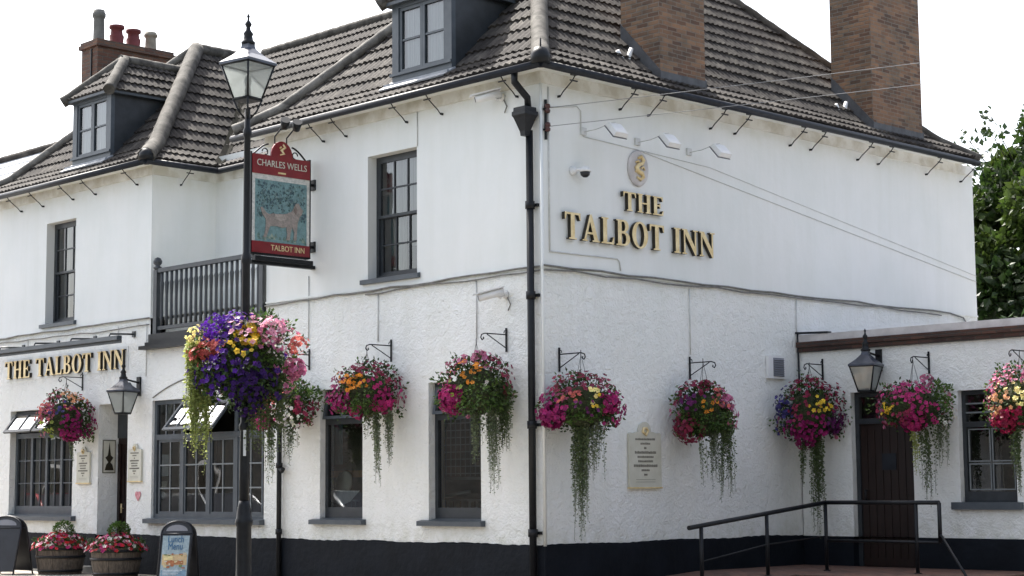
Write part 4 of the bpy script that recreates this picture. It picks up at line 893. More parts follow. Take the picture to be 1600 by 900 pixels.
m.col = (.62, .62, .60); m.box(XA+.0, XA+.05, -.016, -.012, .17, 1.18).box(XB-.05, XB, -.016, -.012, .17, 1.18).box(XA+.05, XB-.05, -.016, -.012, 1.10, 1.18)
m.build('picture_panel', 'paint_vc', ps)
m = MB(); g = random.Random(11)
for k in range(420):   # leafy dark canopy in the upper two thirds of the picture
    u = g.uniform(XA+.08, XB-.08); v = g.uniform(.52, 1.07)
    if v < .75 and abs(u-cx_) < .3 and g.random() < .6: continue
    s_ = g.uniform(.012, .032); a = g.uniform(0, 6.28); c = g.choice([(.05, .10, .13), (.08, .14, .17), (.14, .22, .24), (.2, .3, .3), (.06, .12, .12)])
    vshape(m, [(u+s_*math.cos(a+t*2.09)*g.uniform(.7, 1.3), v+s_*math.sin(a+t*2.09)) for t in range(3)], -.0122-k*.00002, c, .001)
m.build('painted_leaves', 'paint_vc', ps)
m = MB(); hx = cx_
# generic standing hound seen from the side: body, neck and head, legs, tail
dog = [(-.33, .30), (-.36, .24), (-.30, .24), (-.26, .33), (-.22, .42), (-.10, .43), (.02, .41), (.10, .43), (.12, .32), (.10, .23), (.17, .23), (.19, .34), (.22, .44), (.26, .36), (.25, .24), (.31, .24), (.32, .38), (.33, .50), (.37, .60), (.42, .66), (.44, .72), (.39, .76), (.35, .82), (.29, .81), (.25, .74), (.21, .68), (.12, .64), (-.05, .61), (-.16, .62), (-.24, .60), (-.30, .62), (-.38, .70), (-.42, .69), (-.37, .58), (-.31, .52), (-.31, .42)]
vshape(m, [(hx+u*.92, v*.98+.0) for u, v in dog], -.018, (.31, .27, .25), .005)
vshape(m, [(hx+.26, .76), (hx+.30, .70), (hx+.27, .62), (hx+.23, .68)], -.024, (.22, .17, .15), .003)
vshape(m, [(hx-.12, .60), (hx+.06, .61), (hx+.10, .54), (hx-.02, .50), (hx-.14, .53)], -.024, (.40, .35, .32), .003)
m.build('painted_hound', 'paint_vc', ps)
m = MB(); g = random.Random(5)
for k in range(40):
    u = g.uniform(XA+.07, XB-.07); v = g.uniform(.19, .26); vshape(m, [(u, v), (u+.05, v), (u+.02, v+.05)], -.0125-k*.00003, g.choice([(.10, .18, .16), (.16, .25, .22), (.3, .36, .3)]), .001)
m.build('painted_grass', 'paint_vc', ps)
for z in (.17, 1.12): MB().tube([(XB+.03, .02, z), (-.03, .02, z)], .022, 8).box(-.03, -.002, -.04, .08, z-.08, z+.08).build('wall_bracket', 'iron', ps)
m = MB(); m.box(XA-.02, 0, -.03, .06, -.17, -.12).box(XA, -.1, -.10, -.02, -.13, -.06).tube([(XA+.05, .02, -.03), (XA+.05, .02, -.12)], .012, 6).tube([(XB-.05, .02, -.03), (XB-.05, .02, -.12)], .012, 6)
m.build('lower_light_trough', 'iron', ps)
MB().box(XA+.12, XB-.1, -.094, -.04, -.058, -.054).build('light_diffuser', 'white_pl', ps)
for sg in (-1, 1):
    m = MB(); pts = [(cx_+sg*(.22+.28*t), .02, 1.47+.20*math.cos(t*1.5)*(1-t*.2)-.02) for t in [i/8 for i in range(9)]]; m.tube(pts, .014, 6)
    m.tube([(cx_+sg*(.28+.05*math.cos(R(a))), .02, 1.53+.05*math.sin(R(a))) for a in range(0, 300, 30)], .010, 6)
    m.build('scrollwork', 'iron', ps)
m = MB()
for q in (-.10, .12):
    m.tube([(cx_+q-.04, -.30, 1.98), (cx_+q+.01, -.20, 1.88)], [.075, .055], 12); m.tube([(cx_+q, -.25, 1.95), (cx_+q, 0.02, 1.78), (cx_+q, .02, 1.47)], .012, 6)
m.build('floodlights', 'iron', ps)

# ------------------------------------------------------------------ CCTV cameras, floodlights, vent, insulators, wires
def cctv(loc, rz, label):
    e = empty('security_camera', loc, rz, label, 'camera', 'bullet cameras on the front wall')
    m = MB(); m.lathe([(.055, 0), (.055, .03), (.03, .04)], (0, 0, 0), 12); o = m.build('wall_mount', 'white_pl', e); o.rotation_euler = (R(90), 0, 0)
    MB().tube([(0, -.03, 0), (0, -.12, -.05), (0, -.16, -.03)], .018, 8).build('arm', 'white_pl', e)
    m = MB(); a = Vector((-.16, -.36, -.06)); b = Vector((.06, -.10, .03)); m.tube([a, b], .05, 12); d_ = (b-a)
    m.obox((a+b)/2+Vector((-.02, -.03, .055)), d_*.62, Vector((.05, -.04, 0)), Vector((0, 0, .008))); m.build('housing', 'white_pl', e)
    MB().tube([a-d_*.01, a+d_*.06], .038, 12).build('lens', 'iron', e)
    MB().tube([(.02, -.01, -.02), (.10, -.02, -.14), (.05, -.015, -.22)], .009, 6).build('lead', 'cable', e)
cctv((-.72, -.006, 6.66), 0, 'white bullet camera under the eaves left of the rainwater hopper')
cctv((-.68, -.006, 3.96), 0, 'white bullet camera low on the front wall above the last basket bracket')
e = empty('dome_camera', (.006, .58, 5.62), R(90), 'small white dome camera on the side wall left of the crest', 'camera')
o = MB().lathe([(.06, 0), (.06, .03), (.045, .06), (.03, .08), (.001, .082)], (0, 0, 0), 14).build('wall_mount', 'white_pl', e); o.rotation_euler = (R(90), 0, 0)
MB().tube([(0, -.06, 0), (.06, -.12, .02), (.09, -.14, -.01)], .02, 8).build('arm', 'white_pl', e)
MB().lathe([(.001, .06), (.05, .05), (.08, .01), (.08, -.02)], (.11, -.14, -.0), 16).build('housing', 'white_pl', e)
MB().lathe([(.07, 0), (.06, -.05), (.03, -.075), (.001, -.08)], (.11, -.14, -.015), 16).build('dome', 'black_board', e)
def flood(y, label):
    e = empty('sign_floodlight', (.006, y, 6.20), R(90), label, 'floodlight', 'white floodlights over the side lettering')
    MB().box(-.05, .05, -.03, 0, -.06, .04).tube([(0, -.03, -.02), (.06, -.2, .0), (.12, -.42, .06), (.16, -.46, .07)], .007, 6).build('arm', 'conduit', e)
    c = Vector((.22, -.44, -.02)); n_ = Vector((0, .75, -.66)).normalized(); a = Vector((1, 0, 0)); b = n_.cross(a)
    m = MB(); vs_ = []
    for k, (sx, sy, dz) in enumerate(((.08, .06, -.05), (.12, .10, -.03), (.135, .115, .035), (.13, .11, .04))):
        vs_ += [c + a*sx*i + b*sy*j + n_*dz for i, j in ((-1, -1), (1, -1), (1, 1), (-1, 1))]
    f_ = [(0, 1, 2, 3)]
    for k in range(3): f_ += [(k*4+i, k*4+(i+1) % 4, (k+1)*4+(i+1) % 4, (k+1)*4+i) for i in range(4)]
    m.add(vs_, f_); m.build('housing', 'white_pl', e)
    MB().obox(c+n_*.05, a*.14, b*.12, n_*.004).build('lens', 'grey_pl', e)
flood(.80, 'white floodlight nearest the downpipe, first of three over the side lettering'); flood(1.90, 'middle white floodlight, directly over the crest on the side wall'); flood(3.02, 'white floodlight farthest from the downpipe over the side lettering')
e = empty('vent_box', (.006, 4.945, 2.98), R(90), 'white square wall vent with grey louvres above the extension corner', 'vent')
MB().box(-.215, .215, -.05, 0, 0, .34).build('housing', 'white_pl', e)
m = MB()
for k in range(8): m.obox((.03, -.058, .05+k*.034), (.12, 0, 0), (0, .012, .012), (0, .002, -.002))
m.box(-.10, .16, -.053, -.0505, .03, .31); m.build('louvre', 'grey_pl', e)
e = empty('wire_bracket', (.006, .07, 6.1), R(90), 'pair of dark insulators on an iron bracket beside the rainwater hopper', 'bracket')
MB().box(-.012, .012, -.03, 0, -.12, .42).box(-.04, .04, -.05, -.0, .0, .02).box(-.04, .04, -.05, 0, .28, .3).build('bracket', 'iron', e)
for z in (.05, .30): MB().lathe([(.012, -.07), (.035, -.06), (.04, -.03), (.025, -.01), (.042, .01), (.035, .05), (.012, .06)], (0, -.05, z), 12).build('insulator', 'insulator', e)
def wire(p0, p1, sag, label):
    p0, p1 = Vector(p0), Vector(p1); pts = []
    for i in range(31): t = i/30; q = p0.lerp(p1, t); pts.append((q.x, q.y, q.z-4*sag*t*(1-t)))
    o = MB().tube(pts, .0048, 5).build('overhead_wire', 'wire'); tag(o, label, 'wire', 'overhead wires crossing the side wall'); return o
M['wire'] = mottled('pale_wire', (.22, .22, .22), (.28, .28, .28), 8, .7)
wire((.07, .07, 6.40), (13.0, 26.8, 12.15), .15, 'upper of the two pale overhead wires leaving the corner bracket')
wire((.07, .07, 6.15), (13.0, 26.8, 11.45), .12, 'lower of the two pale overhead wires leaving the corner bracket')

# ------------------------------------------------------------------ lanterns
def lantern_parts(root, w=.42, fin=True, z=0.0, rot=0.0):
    """square tapered street lantern; glass bottom at z"""
    h = .36; r1 = w/2*math.sqrt(2); r0 = r1*.52; a0 = R(45)+rot
    C4 = lambda r, zz: [(r*math.cos(a0+k*math.pi/2), r*math.sin(a0+k*math.pi/2), zz) for k in range(4)]
    lo, hi = C4(r0, z), C4(r1, z+h)
    m = MB()
    for k in range(4): m.tube([lo[k], hi[k]], .011, 6); m.tube([lo[k], lo[(k+1) % 4]], .014, 6); m.tube([hi[k], hi[(k+1) % 4]], .017, 6)
    m.lathe([(r0*1.02, -.02), (r0*1.02, .0), (r0*.8, .01)], (0, 0, z), 4, a0, False)
    m.build('frame', 'iron', root)
    for k in range(4):
        k2 = (k+1) % 4; MB().add([lo[k], lo[k2], hi[k2], hi[k]], [(0, 1, 2, 3)]).build('glass_pane', 'lamp_glass', root)
    zt = z+h; m = MB(); m.lathe([(r1*1.09, .0), (r1*1.09, .025), (r1*.62, .10), (r1*.30, .17), (r1*.26, .20), (r1*.26, .22)], (0, 0, zt), 4, a0, False)
    m.build('roof', 'lamp_roof', root); MB().lathe([(r1*.97, -.004), (r1*.9, -.002), (.03, -.05), (.001, -.05)], (0, 0, zt-.002), 4, a0, False).build('reflector', 'white_pl', root)
    m = MB(); q = r1*.26/.08
    m.lathe([(.08*q, .22), (.085*q, .24), (.06*q, .26), (.05*q, .31), (.062*q, .33), (.03*q, .37), (.022, .40), (.036, .425), (.036, .44), (.014, .47), (.010, .50), (.018, .515), (.003, .55)], (0, 0, zt), 14); m.build('finial', 'iron', root)
    m = MB(); m.lathe([(.03, .0), (.034, .08), (.02, .12)], (0, 0, z+.02), 10); m.lathe([(.001, .10), (.03, .12), (.04, .17), (.03, .22), (.001, .24)], (0, 0, z+.02), 12); m.build('bulb', 'white_pl', root)
M['lamp_roof'] = mottled('lantern_roof_paint', (.03, .035, .05), (.06, .07, .10), 6, .22)
LX, LY = 1.50, -5.83
lp = empty('street_lamp', (LX, LY, 0), R(9.3), 'tall black lamp post with a square glazed lantern in front of the pub', 'street lamp')
lp.location.z = -.12
LZ = .12
m = MB(); m.lathe([(.12, -.0), (.12, .25), (.105, .30), (.078, .34), (.075, 1.14), (.088, 1.17), (.090, 1.20), (.078, 1.23), (.07, 1.30), (.06, 1.36), (.052, 1.4)], (0, 0, 0), 16); m.build('base', 'iron', lp)
m = MB(); m.lathe([(.050, 1.4), (.052, 1.7), (.045, 2.1), (.06, 2.12), (.06, 2.16), (.044, 2.19), (.040, 3.8), (.052, 3.82), (.052, 3.88), (.038, 3.92), (.033, 5.0+LZ), (.045, 5.02+LZ), (.045, 5.07+LZ), (.032, 5.1+LZ), (.028, 5.3+LZ)], (0, 0, 0), 14); m.build('post', 'iron', lp)
m = MB()
for k in range(4):
    a = R(45+90*k); m.tube([(0.03*math.cos(a), .03*math.sin(a), 5.2+LZ), (.09*math.cos(a), .09*math.sin(a), 5.27+LZ), (.15*math.cos(a), .15*math.sin(a), 5.40+LZ)], .010, 6)
m.build('lantern_cradle', 'iron', lp)
lantern_parts(lp, .385, z=5.40+LZ)
MB().obox((.052*math.cos(R(-45)), .052*math.sin(R(-45)), 1.98), (.010, .010, 0), (.006, -.006, 0), (0, 0, .13)).build('number_strip', 'white_pl', lp)
# crossbar that carries the flower baskets
MB().tube([(-.35, 0, 2.95), (.35, 0, 2.95)], .016, 8).build('basket_bar', 'iron', lp)
def wall_lantern(x, y, z, yw, w, label):
    e = empty('wall_lantern', (x, y, z), 0, label, 'lantern', 'black wall lanterns beside the doors')
    lantern_parts(e, w, rot=R(14))
    d = yw-y
    MB().box(-.05, .05, d-.03, d, .30, .62).tube([(0, d-.02, .52), (0, .10, .56), (0, .0, .60)], .016, 8).tube([(0, d-.02, .34), (.0, d*.6, .44), (0, .12, .52)], .012, 6).build('bracket', 'iron', e)
wall_lantern(-9.62, -.32, 2.68, -.002, .36, 'black wall lantern beside the front door, right of its recess')
wall_lantern(1.46, 5.2, 2.74, YE-.002, .37, 'black wall lantern above the brown side door')

# ------------------------------------------------------------------ plants
CR = Vector((.699, .715, 0)); CF = Vector((.715, -.699, 0)); UP = Vector((0, 0, 1))   # the side the street sees
C = dict(magenta=(.30, .015, .13), hot=(.44, .03, .17), pink=(.50, .15, .27), salmon=(.58, .14, .12), rose=(.27, .03, .075), crimson=(.26, .01, .05), orange=(.75, .28, .03), yellow=(.80, .55, .05),
         pale=(.85, .72, .30), white=(.80, .78, .72), purple=(.085, .018, .27), violet=(.04, .010, .12), blue=(.07, .06, .22), plum=(.14, .02, .12), lpink=(.72, .38, .48), green=(.10, .16, .03), lime=(.30, .36, .07), peach=(.75, .38, .20), red=(.55, .02, .03))
def var(c, g, a=.30):
    k = 1+g.uniform(-a, a); return tuple(min(1, max(0, x*k*(1+g.uniform(-.06, .06)))) for x in c)
def flower(mb, p, n, s, col, g, petals=5):
    n = n.normalized(); t = n.cross(Vector((g.uniform(-1, 1), g.uniform(-1, 1), g.uniform(-1, 1)))).normalized(); b = n.cross(t); c0 = var(col, g)
    cup = s*g.uniform(.15, .45)
    for k in range(petals):
        a = 2*math.pi*k/petals; w = math.pi/petals*.95
        d0 = t*math.cos(a)+b*math.sin(a); dl = t*math.cos(a-w)+b*math.sin(a-w); dr_ = t*math.cos(a+w)+b*math.sin(a+w)
        mb.col = var(c0, g, .1)
        mb.add([p, p+dl*s*.72+n*cup*g.uniform(.4, 1.2), p+d0*s*g.uniform(.85, 1.08)+n*cup*g.uniform(.5, 1.2), p+dr_*s*.72+n*cup*.8], [(0, 1, 2, 3)])
    mb.col = tuple(x*.35 for x in c0); q_ = p+n*cup*.35; mb.add([q_+t*s*.16, q_+b*s*.16, q_-t*s*.16, q_-b*s*.16], [(0, 1, 2, 3)])
def leaf(mb, p, d, n, s, col, g, wd=.45):
    d = d.normalized(); sd = d.cross(n); 
    if sd.length < 1e-3: sd = d.cross(UP+Vector((.1, 0, 0)))
    sd = sd.normalized(); nn = sd.cross(d); mb.col = var(col, g, .3)
    mb.add([p, p+d*s*.45+sd*s*wd*.5+nn*s*.08, p+d*s-nn*s*.1, p+d*s*.45-sd*s*wd*.5+nn*s*.08], [(0, 1, 2, 3)])
def rdir(g):
    while True:
        v = Vector((g.uniform(-1, 1), g.uniform(-1, 1), g.uniform(-1, 1)))
        if .1 < v.length < 1: return v.normalized()
def strand(mb, p, ln, g, col, drift=(0, 0), s=.040, dens=1.0, thick=.012):
    p = Vector(p); d = Vector((g.uniform(-.12, .12)+drift[0]*3, g.uniform(-.1, .1)+drift[1]*3, 0)); q = p.copy(); pth = [p.copy()]; n = max(4, int(ln/.020*dens)); st = ln/n
    for i in range(n):
        d = d*.93 + Vector((g.uniform(-.05, .05), g.uniform(-.05, .05), 0)); q = q + Vector((d.x*st*.5, d.y*st*.5, -st))
        k = 1-.55*i/n; pth.append(q.copy())
        if g.random() < .9:
            for _ in range(1 if i > n*.8 else 2):
                v = rdir(g); v.z = -abs(v.z)*.5; leaf(mb, q+v*thick, v, rdir(g), s*k*g.uniform(.7, 1.3), col, g, .85)
    mb.col = tuple(c*.6 for c in col); mb.tube(pth[::3] + [pth[-1]], .0028, 4, False)
    return q
def basket(loc, label, zones, strands, rx, rz, seed, n_fl=560, n_lf=1600, name='hanging_basket', group='hanging flower baskets on the pub walls', hook=.55, fs=.033, base='green', default=('rose', 'green', 'pink'), leafcol=(.026, .055, .012), cage=True):
    g = random.Random(seed); e = empty(name, loc, 0, label, 'hanging basket', group)
    zs = [(( CR*dx+UP*dz+CF*math.sqrt(max(.05, 1-min(1, dx*dx+dz*dz)))).normalized(), Vector((0, 0, 0))+CR*dx*rx+UP*dz*rz, col, sp) for dx, dz, col, sp in zones]
    mf = MB(); ml = MB()
    lump = [(rdir(g), g.uniform(.66, 1.22)) for _ in range(34)]
    def rad(v): 
        k = max(lump, key=lambda q: q[0].dot(v)); return k[1]
    for i in range(n_lf):
        v = rdir(g)
        if v.z < -.55: v.z *= .4; v.normalize()
        k = g.uniform(.6, .98)*rad(v); p = Vector((v.x*rx*.9, v.y*rx*.9, v.z*rz))*k
        leaf(ml, p, v+rdir(g)*.9+UP*.2, rdir(g), g.uniform(.035, .07), leafcol if g.random() < .8 else (.07, .12, .03), g, .6)
    for i in range(n_fl):
        v = rdir(g)
        if v.z < -.6: continue
        best, bc, bs = .0, None, 1
        for zd, zo, col, sp in zs:
            s_ = (v.dot(zd)-1)/sp + g.uniform(-.25, .25)
            if bc is None or s_ > best: best, bc, bs = s_, col, sp
        if best < -1.0: bc = g.choice(default)
        if bc == 'green': 
            p = Vector((v.x*rx, v.y*rx, v.z*rz))*rad(v)*g.uniform(.85, 1.02)
            for _ in range(5): leaf(ml, p+rdir(g)*.05, v+rdir(g)*.7, rdir(g), g.uniform(.04, .065), (.07, .13, .025), g, .6)
            continue
        k = g.uniform(.86, 1.04)*(.45*rad(v)+.55); p = Vector((v.x*rx, v.y*rx, v.z*rz))*k
        flower(mf, p, v+rdir(g)*.5+UP*.15, fs*g.uniform(.8, 1.25), C[bc], g)
    for dx, dz, r_, col, n_, s_ in [z for z in EXTRA.get(seed, [])]:   # a ball of one bloom pushing out of the mound
        o_ = CR*dx+UP*dz+CF*.16
        for _ in range(int(n_*2.0)):
            v = rdir(g); flower(mf, o_+v*r_*g.uniform(.72, 1.1), v+rdir(g)*.4, s_*.82*g.uniform(.75, 1.2), C[col], g)
        for _ in range(n_//2): v = rdir(g); leaf(ml, o_+v*r_*g.uniform(.2, .8), v, rdir(g), .06, leafcol, g)
    ml.build('foliage', 'leaf', e)
    if mf.v: mf.build('flowers', 'petal', e)
    if strands:
        mt = MB()
        for dx, dz, ln, n_, spr, col, dr_ in strands:
            for _ in range(int(n_*1.25)):
                o_ = CR*(dx+g.gauss(0, spr*.42))+CF*g.uniform(.02, .20)+UP*(dz+g.uniform(-.05, .05)); d_ = CR*dr_
                strand(mt, o_, ln*(1-.62*g.random()**1.3), g, C[col] if col in C else col, (d_.x, d_.y))
        mt.build('trailing_foliage', 'leaf', e)
    MB().lathe([(.001, -.62*rz), (.10, -.60*rz), (rx*.45, -.42*rz), (rx*.60, -.1*rz), (rx*.58, .2*rz), (rx*.4, .5*rz), (.001, .62*rz)], (0, 0, 0), 16).build('basket', 'moss', e)
    m = MB()
    for k in range(3):
        a = k*2.09+.4; m.tube([(.19*math.cos(a), .19*math.sin(a), -rz*.25), (0, 0, hook)], .004, 4)
    m.tube([(0, 0, hook-.02), (0, 0, hook+.06)], .006, 5)
    m.build('chain', 'iron', e)
    return e
EXTRA = {}
GR = (.10, .14, .055); SG = (.17, .21, .12); LM = (.33, .38, .11)
# each: dx, dz, radius, colour, count, size
EXTRA[101] = [(.15, -.20, .20, 'magenta', 90, .045), (-.25, .10, .16, 'pink', 45, .04)]
EXTRA[103] = [(.20, -.10, .17, 'hot', 60, .05), (-.14, .12, .15, 'orange', 55, .04), (-.33, -.10, .15, 'magenta', 45, .045), (-.13, -.22, .11, 'hot', 26, .045)]
EXTRA[104] = [(-.33, -.10, .17, 'hot', 80, .045), (-.30, -.16, .16, 'magenta', 40, .05), (.05, .42, .10, 'pink', 20, .035)]
EXTRA[105] = [(-.38, -.12, .16, 'magenta', 70, .05), (.33, .02, .14, 'hot', 50, .05), (-.2, .12, .12, 'pink', 24, .04)]
EXTRA[106] = [(-.22, -.20, .21, 'rose', 90, .045), (.30, .15, .10, 'pink', 26, .045), (.0, .40, .08, 'rose', 16, .035)]
EXTRA[107] = [(-.10, -.28, .21, 'magenta', 90, .045), (.30, -.15, .12, 'plum', 34, .045), (-.42, .10, .12, 'blue', 36, .035), (.10, .10, .13, 'yellow', 22, .03)]
EXTRA[108] = [(-.05, -.12, .19, 'hot', 110, .05), (.14, .40, .09, 'pink', 16, .04), (-.42, -.02, .05, 'yellow', 8, .032), (-.2, .25, .10, 'pink', 20, .04)]
EXTRA[109] = [(-.02, .08, .18, 'pale', 60, .045), (-.26, -.22, .16, 'crimson', 50, .045), (.10, .35, .13, 'pink', 30, .045), (.30, .0, .15, 'pale', 40, .045)]
EXTRA[102] = [(-.25, .18, .15, 'salmon', 40, .045), (.15, .05, .14, 'pink', 24, .04), (-.30, -.20, .12, 'hot', 26, .04), (.20, -.15, .18, 'white', 40, .02)]
basket((-11.24, -.45, 2.62), 'round hanging basket of magenta, pink and peach flowers beside the left front window', [(-.35, .6, 'rose', .3), (.4, .7, 'peach', .25), (0, .3, 'blue', .25), (-.75, .25, 'salmon', .3), (-.5, -.3, 'lime', .2), (.4, -.1, 'magenta', .4), (.8, .1, 'magenta', .3)], [(.12, -.3, .6, 5, .06, SG, .1)], .50, .52, 101, hook=.66)
basket((-4.95, -.45, 2.58), 'hanging basket of coral flowers and white-flecked greenery partly behind the lamp post', [(-.3, .6, 'salmon', .3), (.6, .6, 'green', .3), (.7, 0, 'rose', .2), (0, -.3, 'white', .3), (-.6, -.2, 'hot', .25)], [(-.22, -.2, .95, 10, .12, GR, 0), (.1, -.3, .5, 8, .1, SG, 0)], .50, .46, 102, hook=.66)
basket((-3.06, -.45, 2.70), 'hanging basket with a clump of orange flowers between the wide window and the narrow ones', [(0, .8, 'rose', .4), (.5, .6, 'rose', .3), (-.3, .4, 'orange', .3), (.6, 0, 'hot', .35), (-.8, 0, 'magenta', .3), (0, -.2, 'green', .2)], [(.12, -.25, 1.08, 10, .05, SG, .08), (.30, -.2, .8, 9, .06, SG, .02), (.02, -.2, .4, 5, .05, GR, 0)], .56, .46, 103, hook=.60)
basket((-.80, -.45, 2.66), 'hanging basket with a magenta ball and long silvery trails, nearest the corner downpipe', [(0, .9, 'pink', .3), (-.2, .5, 'orange', .2), (.7, .5, 'rose', .3), (.3, .3, 'white', .12), (.4, -.1, 'green', .5), (-.6, .2, 'lime', .1)], [(.16, .05, 1.45, 26, .14, SG, .06), (.36, .10, .9, 24, .12, GR, .02), (-.02, -.1, .9, 10, .06, SG, .02)], .50, .52, 104, hook=.64)
basket((.45, .24, 2.42), 'wide hanging basket of pink and magenta flowers on the side wall beside the downpipe', [(-.3, .7, 'rose', .3), (.3, .8, 'rose', .3), (-.3, .3, 'salmon', .2), (.2, .3, 'pale', .12), (.3, .1, 'yellow', .07), (-.8, -.1, 'magenta', .35), (.8, 0, 'magenta', .3), (0, -.1, 'plum', .15), (0, -.4, 'green', .4)], [(.05, -.15, 1.55, 22, .13, SG, -.10), (-.02, -.2, 1.1, 14, .10, GR, -.05), (.2, -.2, .8, 10, .10, SG, -.05)], .58, .45, 105, hook=.68)
basket((.45, 2.72, 2.38), 'hanging basket with a dark crimson ball on the side wall beside the plaque', [(-.1, .8, 'rose', .3), (.3, .4, 'salmon', .18), (.8, .3, 'pink', .25), (.1, .15, 'orange', .14), (-.4, .4, 'plum', .2), (0, 0, 'green', .4)], [(.28, .1, 1.30, 26, .10, GR, .02), (.12, .0, 1.1, 12, .06, SG, 0), (-.05, -.4, .7, 3, .05, SG, 0)], .48, .50, 106, hook=.72)
basket((.54, 5.08, 2.42), 'hanging basket of dark magenta and yellow flowers in the corner where the extension begins', [(0, .8, 'crimson', .35), (.2, .3, 'yellow', .2), (-.9, .2, 'blue', .25), (-.4, .2, 'rose', .3), (.7, -.2, 'plum', .3), (-.2, -.4, 'magenta', .4), (.7, .4, 'crimson', .3)], [(.05, -.3, 1.5, 20, .09, GR, .05), (-.15, -.4, .7, 6, .05, GR, 0)], .52, .58, 107, hook=.72)
basket((2.33, 5.08, 2.44), 'hanging basket with a hot pink centre over the right edge of the brown side door', [(.1, 1, 'pink', .25), (-.3, .6, 'hot', .3), (-.8, 0, 'yellow', .04), (0, 0, 'hot', .3), (.7, .3, 'green', .4), (.8, -.2, 'white', .25), (-.5, -.3, 'rose', .25), (.9, .3, 'pink', .15)], [(.1, -.3, 1.05, 9, .12, GR, .1), (.35, -.25, .6, 6, .12, SG, .05), (-.05, -.3, .7, 5, .05, LM, .1)], .56, .44, 108, hook=.68)
basket((4.0, 5.08, 2.44), 'hanging basket banded with pale yellow flowers right of the extension window', [(0, .9, 'pink', .3), (-.1, .2, 'pale', .3), (-.7, -.1, 'peach', .2), (-.5, -.5, 'crimson', .35), (.6, .2, 'pale', .3), (.2, -.4, 'green', .4)], [(-.12, -.3, .95, 12, .08, GR, 0)], .50, .52, 109, hook=.68)
# lamp post basket
EXTRA[110] = [(-.30, .38, .16, 'purple', 70, .032), (-.10, .44, .14, 'purple', 44, .032), (.02, .30, .14, 'yellow', 55, .045), (-.36, .18, .12, 'salmon', 36, .04), (-.06, -.06, .22, 'violet', 110, .030), (.16, -.14, .18, 'violet', 80, .030), (-.26, .0, .16, 'purple', 70, .030), (.28, .36, .12, 'lpink', 40, .04),
              (-.05, .40, .10, 'white', 26, .035), (.50, -.02, .10, 'pink', 30, .045), (.54, .22, .10, 'salmon', 16, .035), (.05, -.34, .17, 'violet', 80, .028), (.36, .20, .18, 'white', 60, .018), (-.50, .32, .10, 'pale', 36, .022)]
e = basket((LX, LY+.02, 2.62), 'very large ball of purple, yellow and pink flowers on the lamp post', [(-.5, .7, 'purple', .35), (0, .8, 'lpink', .3), (.1, .5, 'yellow', .22), (.6, .6, 'pink', .25), (-.7, .4, 'salmon', .25), (.6, .3, 'green', .3), (0, -.1, 'violet', .6), (-.5, -.1, 'purple', .4), (.9, 0, 'pink', .3), (.4, -.5, 'violet', .4)],
           [(-.52, .24, 1.10, 40, .08, LM, .03), (-.38, .0, .8, 16, .06, LM, -.03), (-.42, -.3, .75, 5, .03, LM, .1), (.15, -.3, .7, 10, .10, (.10, .13, .04), .0), (.34, -.2, .7, 10, .1, (.09, .12, .04), -.05)],
           .55, .56, 110, 800, 3600, fs=.031, group=None, hook=.30, leafcol=(.045, .08, .025), default=('purple', 'pink', 'green'))

# basket brackets

def bracket(loc, rz, label):
    e = empty('basket_bracket', loc, rz, label, 'bracket', 'wrought iron basket brackets on the walls')
    MB().box(-.014, .014, -.012, 0, -.16, .16).build('wall_strap', 'iron', e)
    MB().tube([(0, -.01, .07), (0, -.40, .07), (0, -.46, .05), (0, -.475, .01), (0, -.45, -.02), (0, -.42, 0), (0, -.43, .02)], .009, 6).build('arm', 'iron', e)
    MB().tube([(0, -.01, -.11), (0, -.36, .06)], .007, 6).tube([(0, -.01, .13), (0, -.04, .12), (0, -.05, .09)], .006, 5).build('stay', 'iron', e)
for x, z, lb in ((-11.45, 3.31, 'scrolled basket bracket under the front lettering'), (-4.95, 3.33, 'basket bracket hidden partly by the lamp post flowers'), (-3.05, 3.35, 'basket bracket above the orange-flowered basket'), (-.68, 3.35, 'basket bracket on the front wall nearest the downpipe')):
    bracket((x, -.006, z), 0, lb)
bracket((.006, .29, 3.06), R(90), 'basket bracket on the side wall nearest the downpipe'); bracket((.006, 2.96, 3.06), R(90), 'basket bracket on the side wall left of the vent')
for x, z, lb in ((.45, 3.12, 'basket bracket in the corner of the extension'), (2.30, 3.12, 'basket bracket right of the side door lantern'), (3.85, 3.12, 'basket bracket above the pale yellow basket')): bracket((x, YE-.006, z), 0, lb)

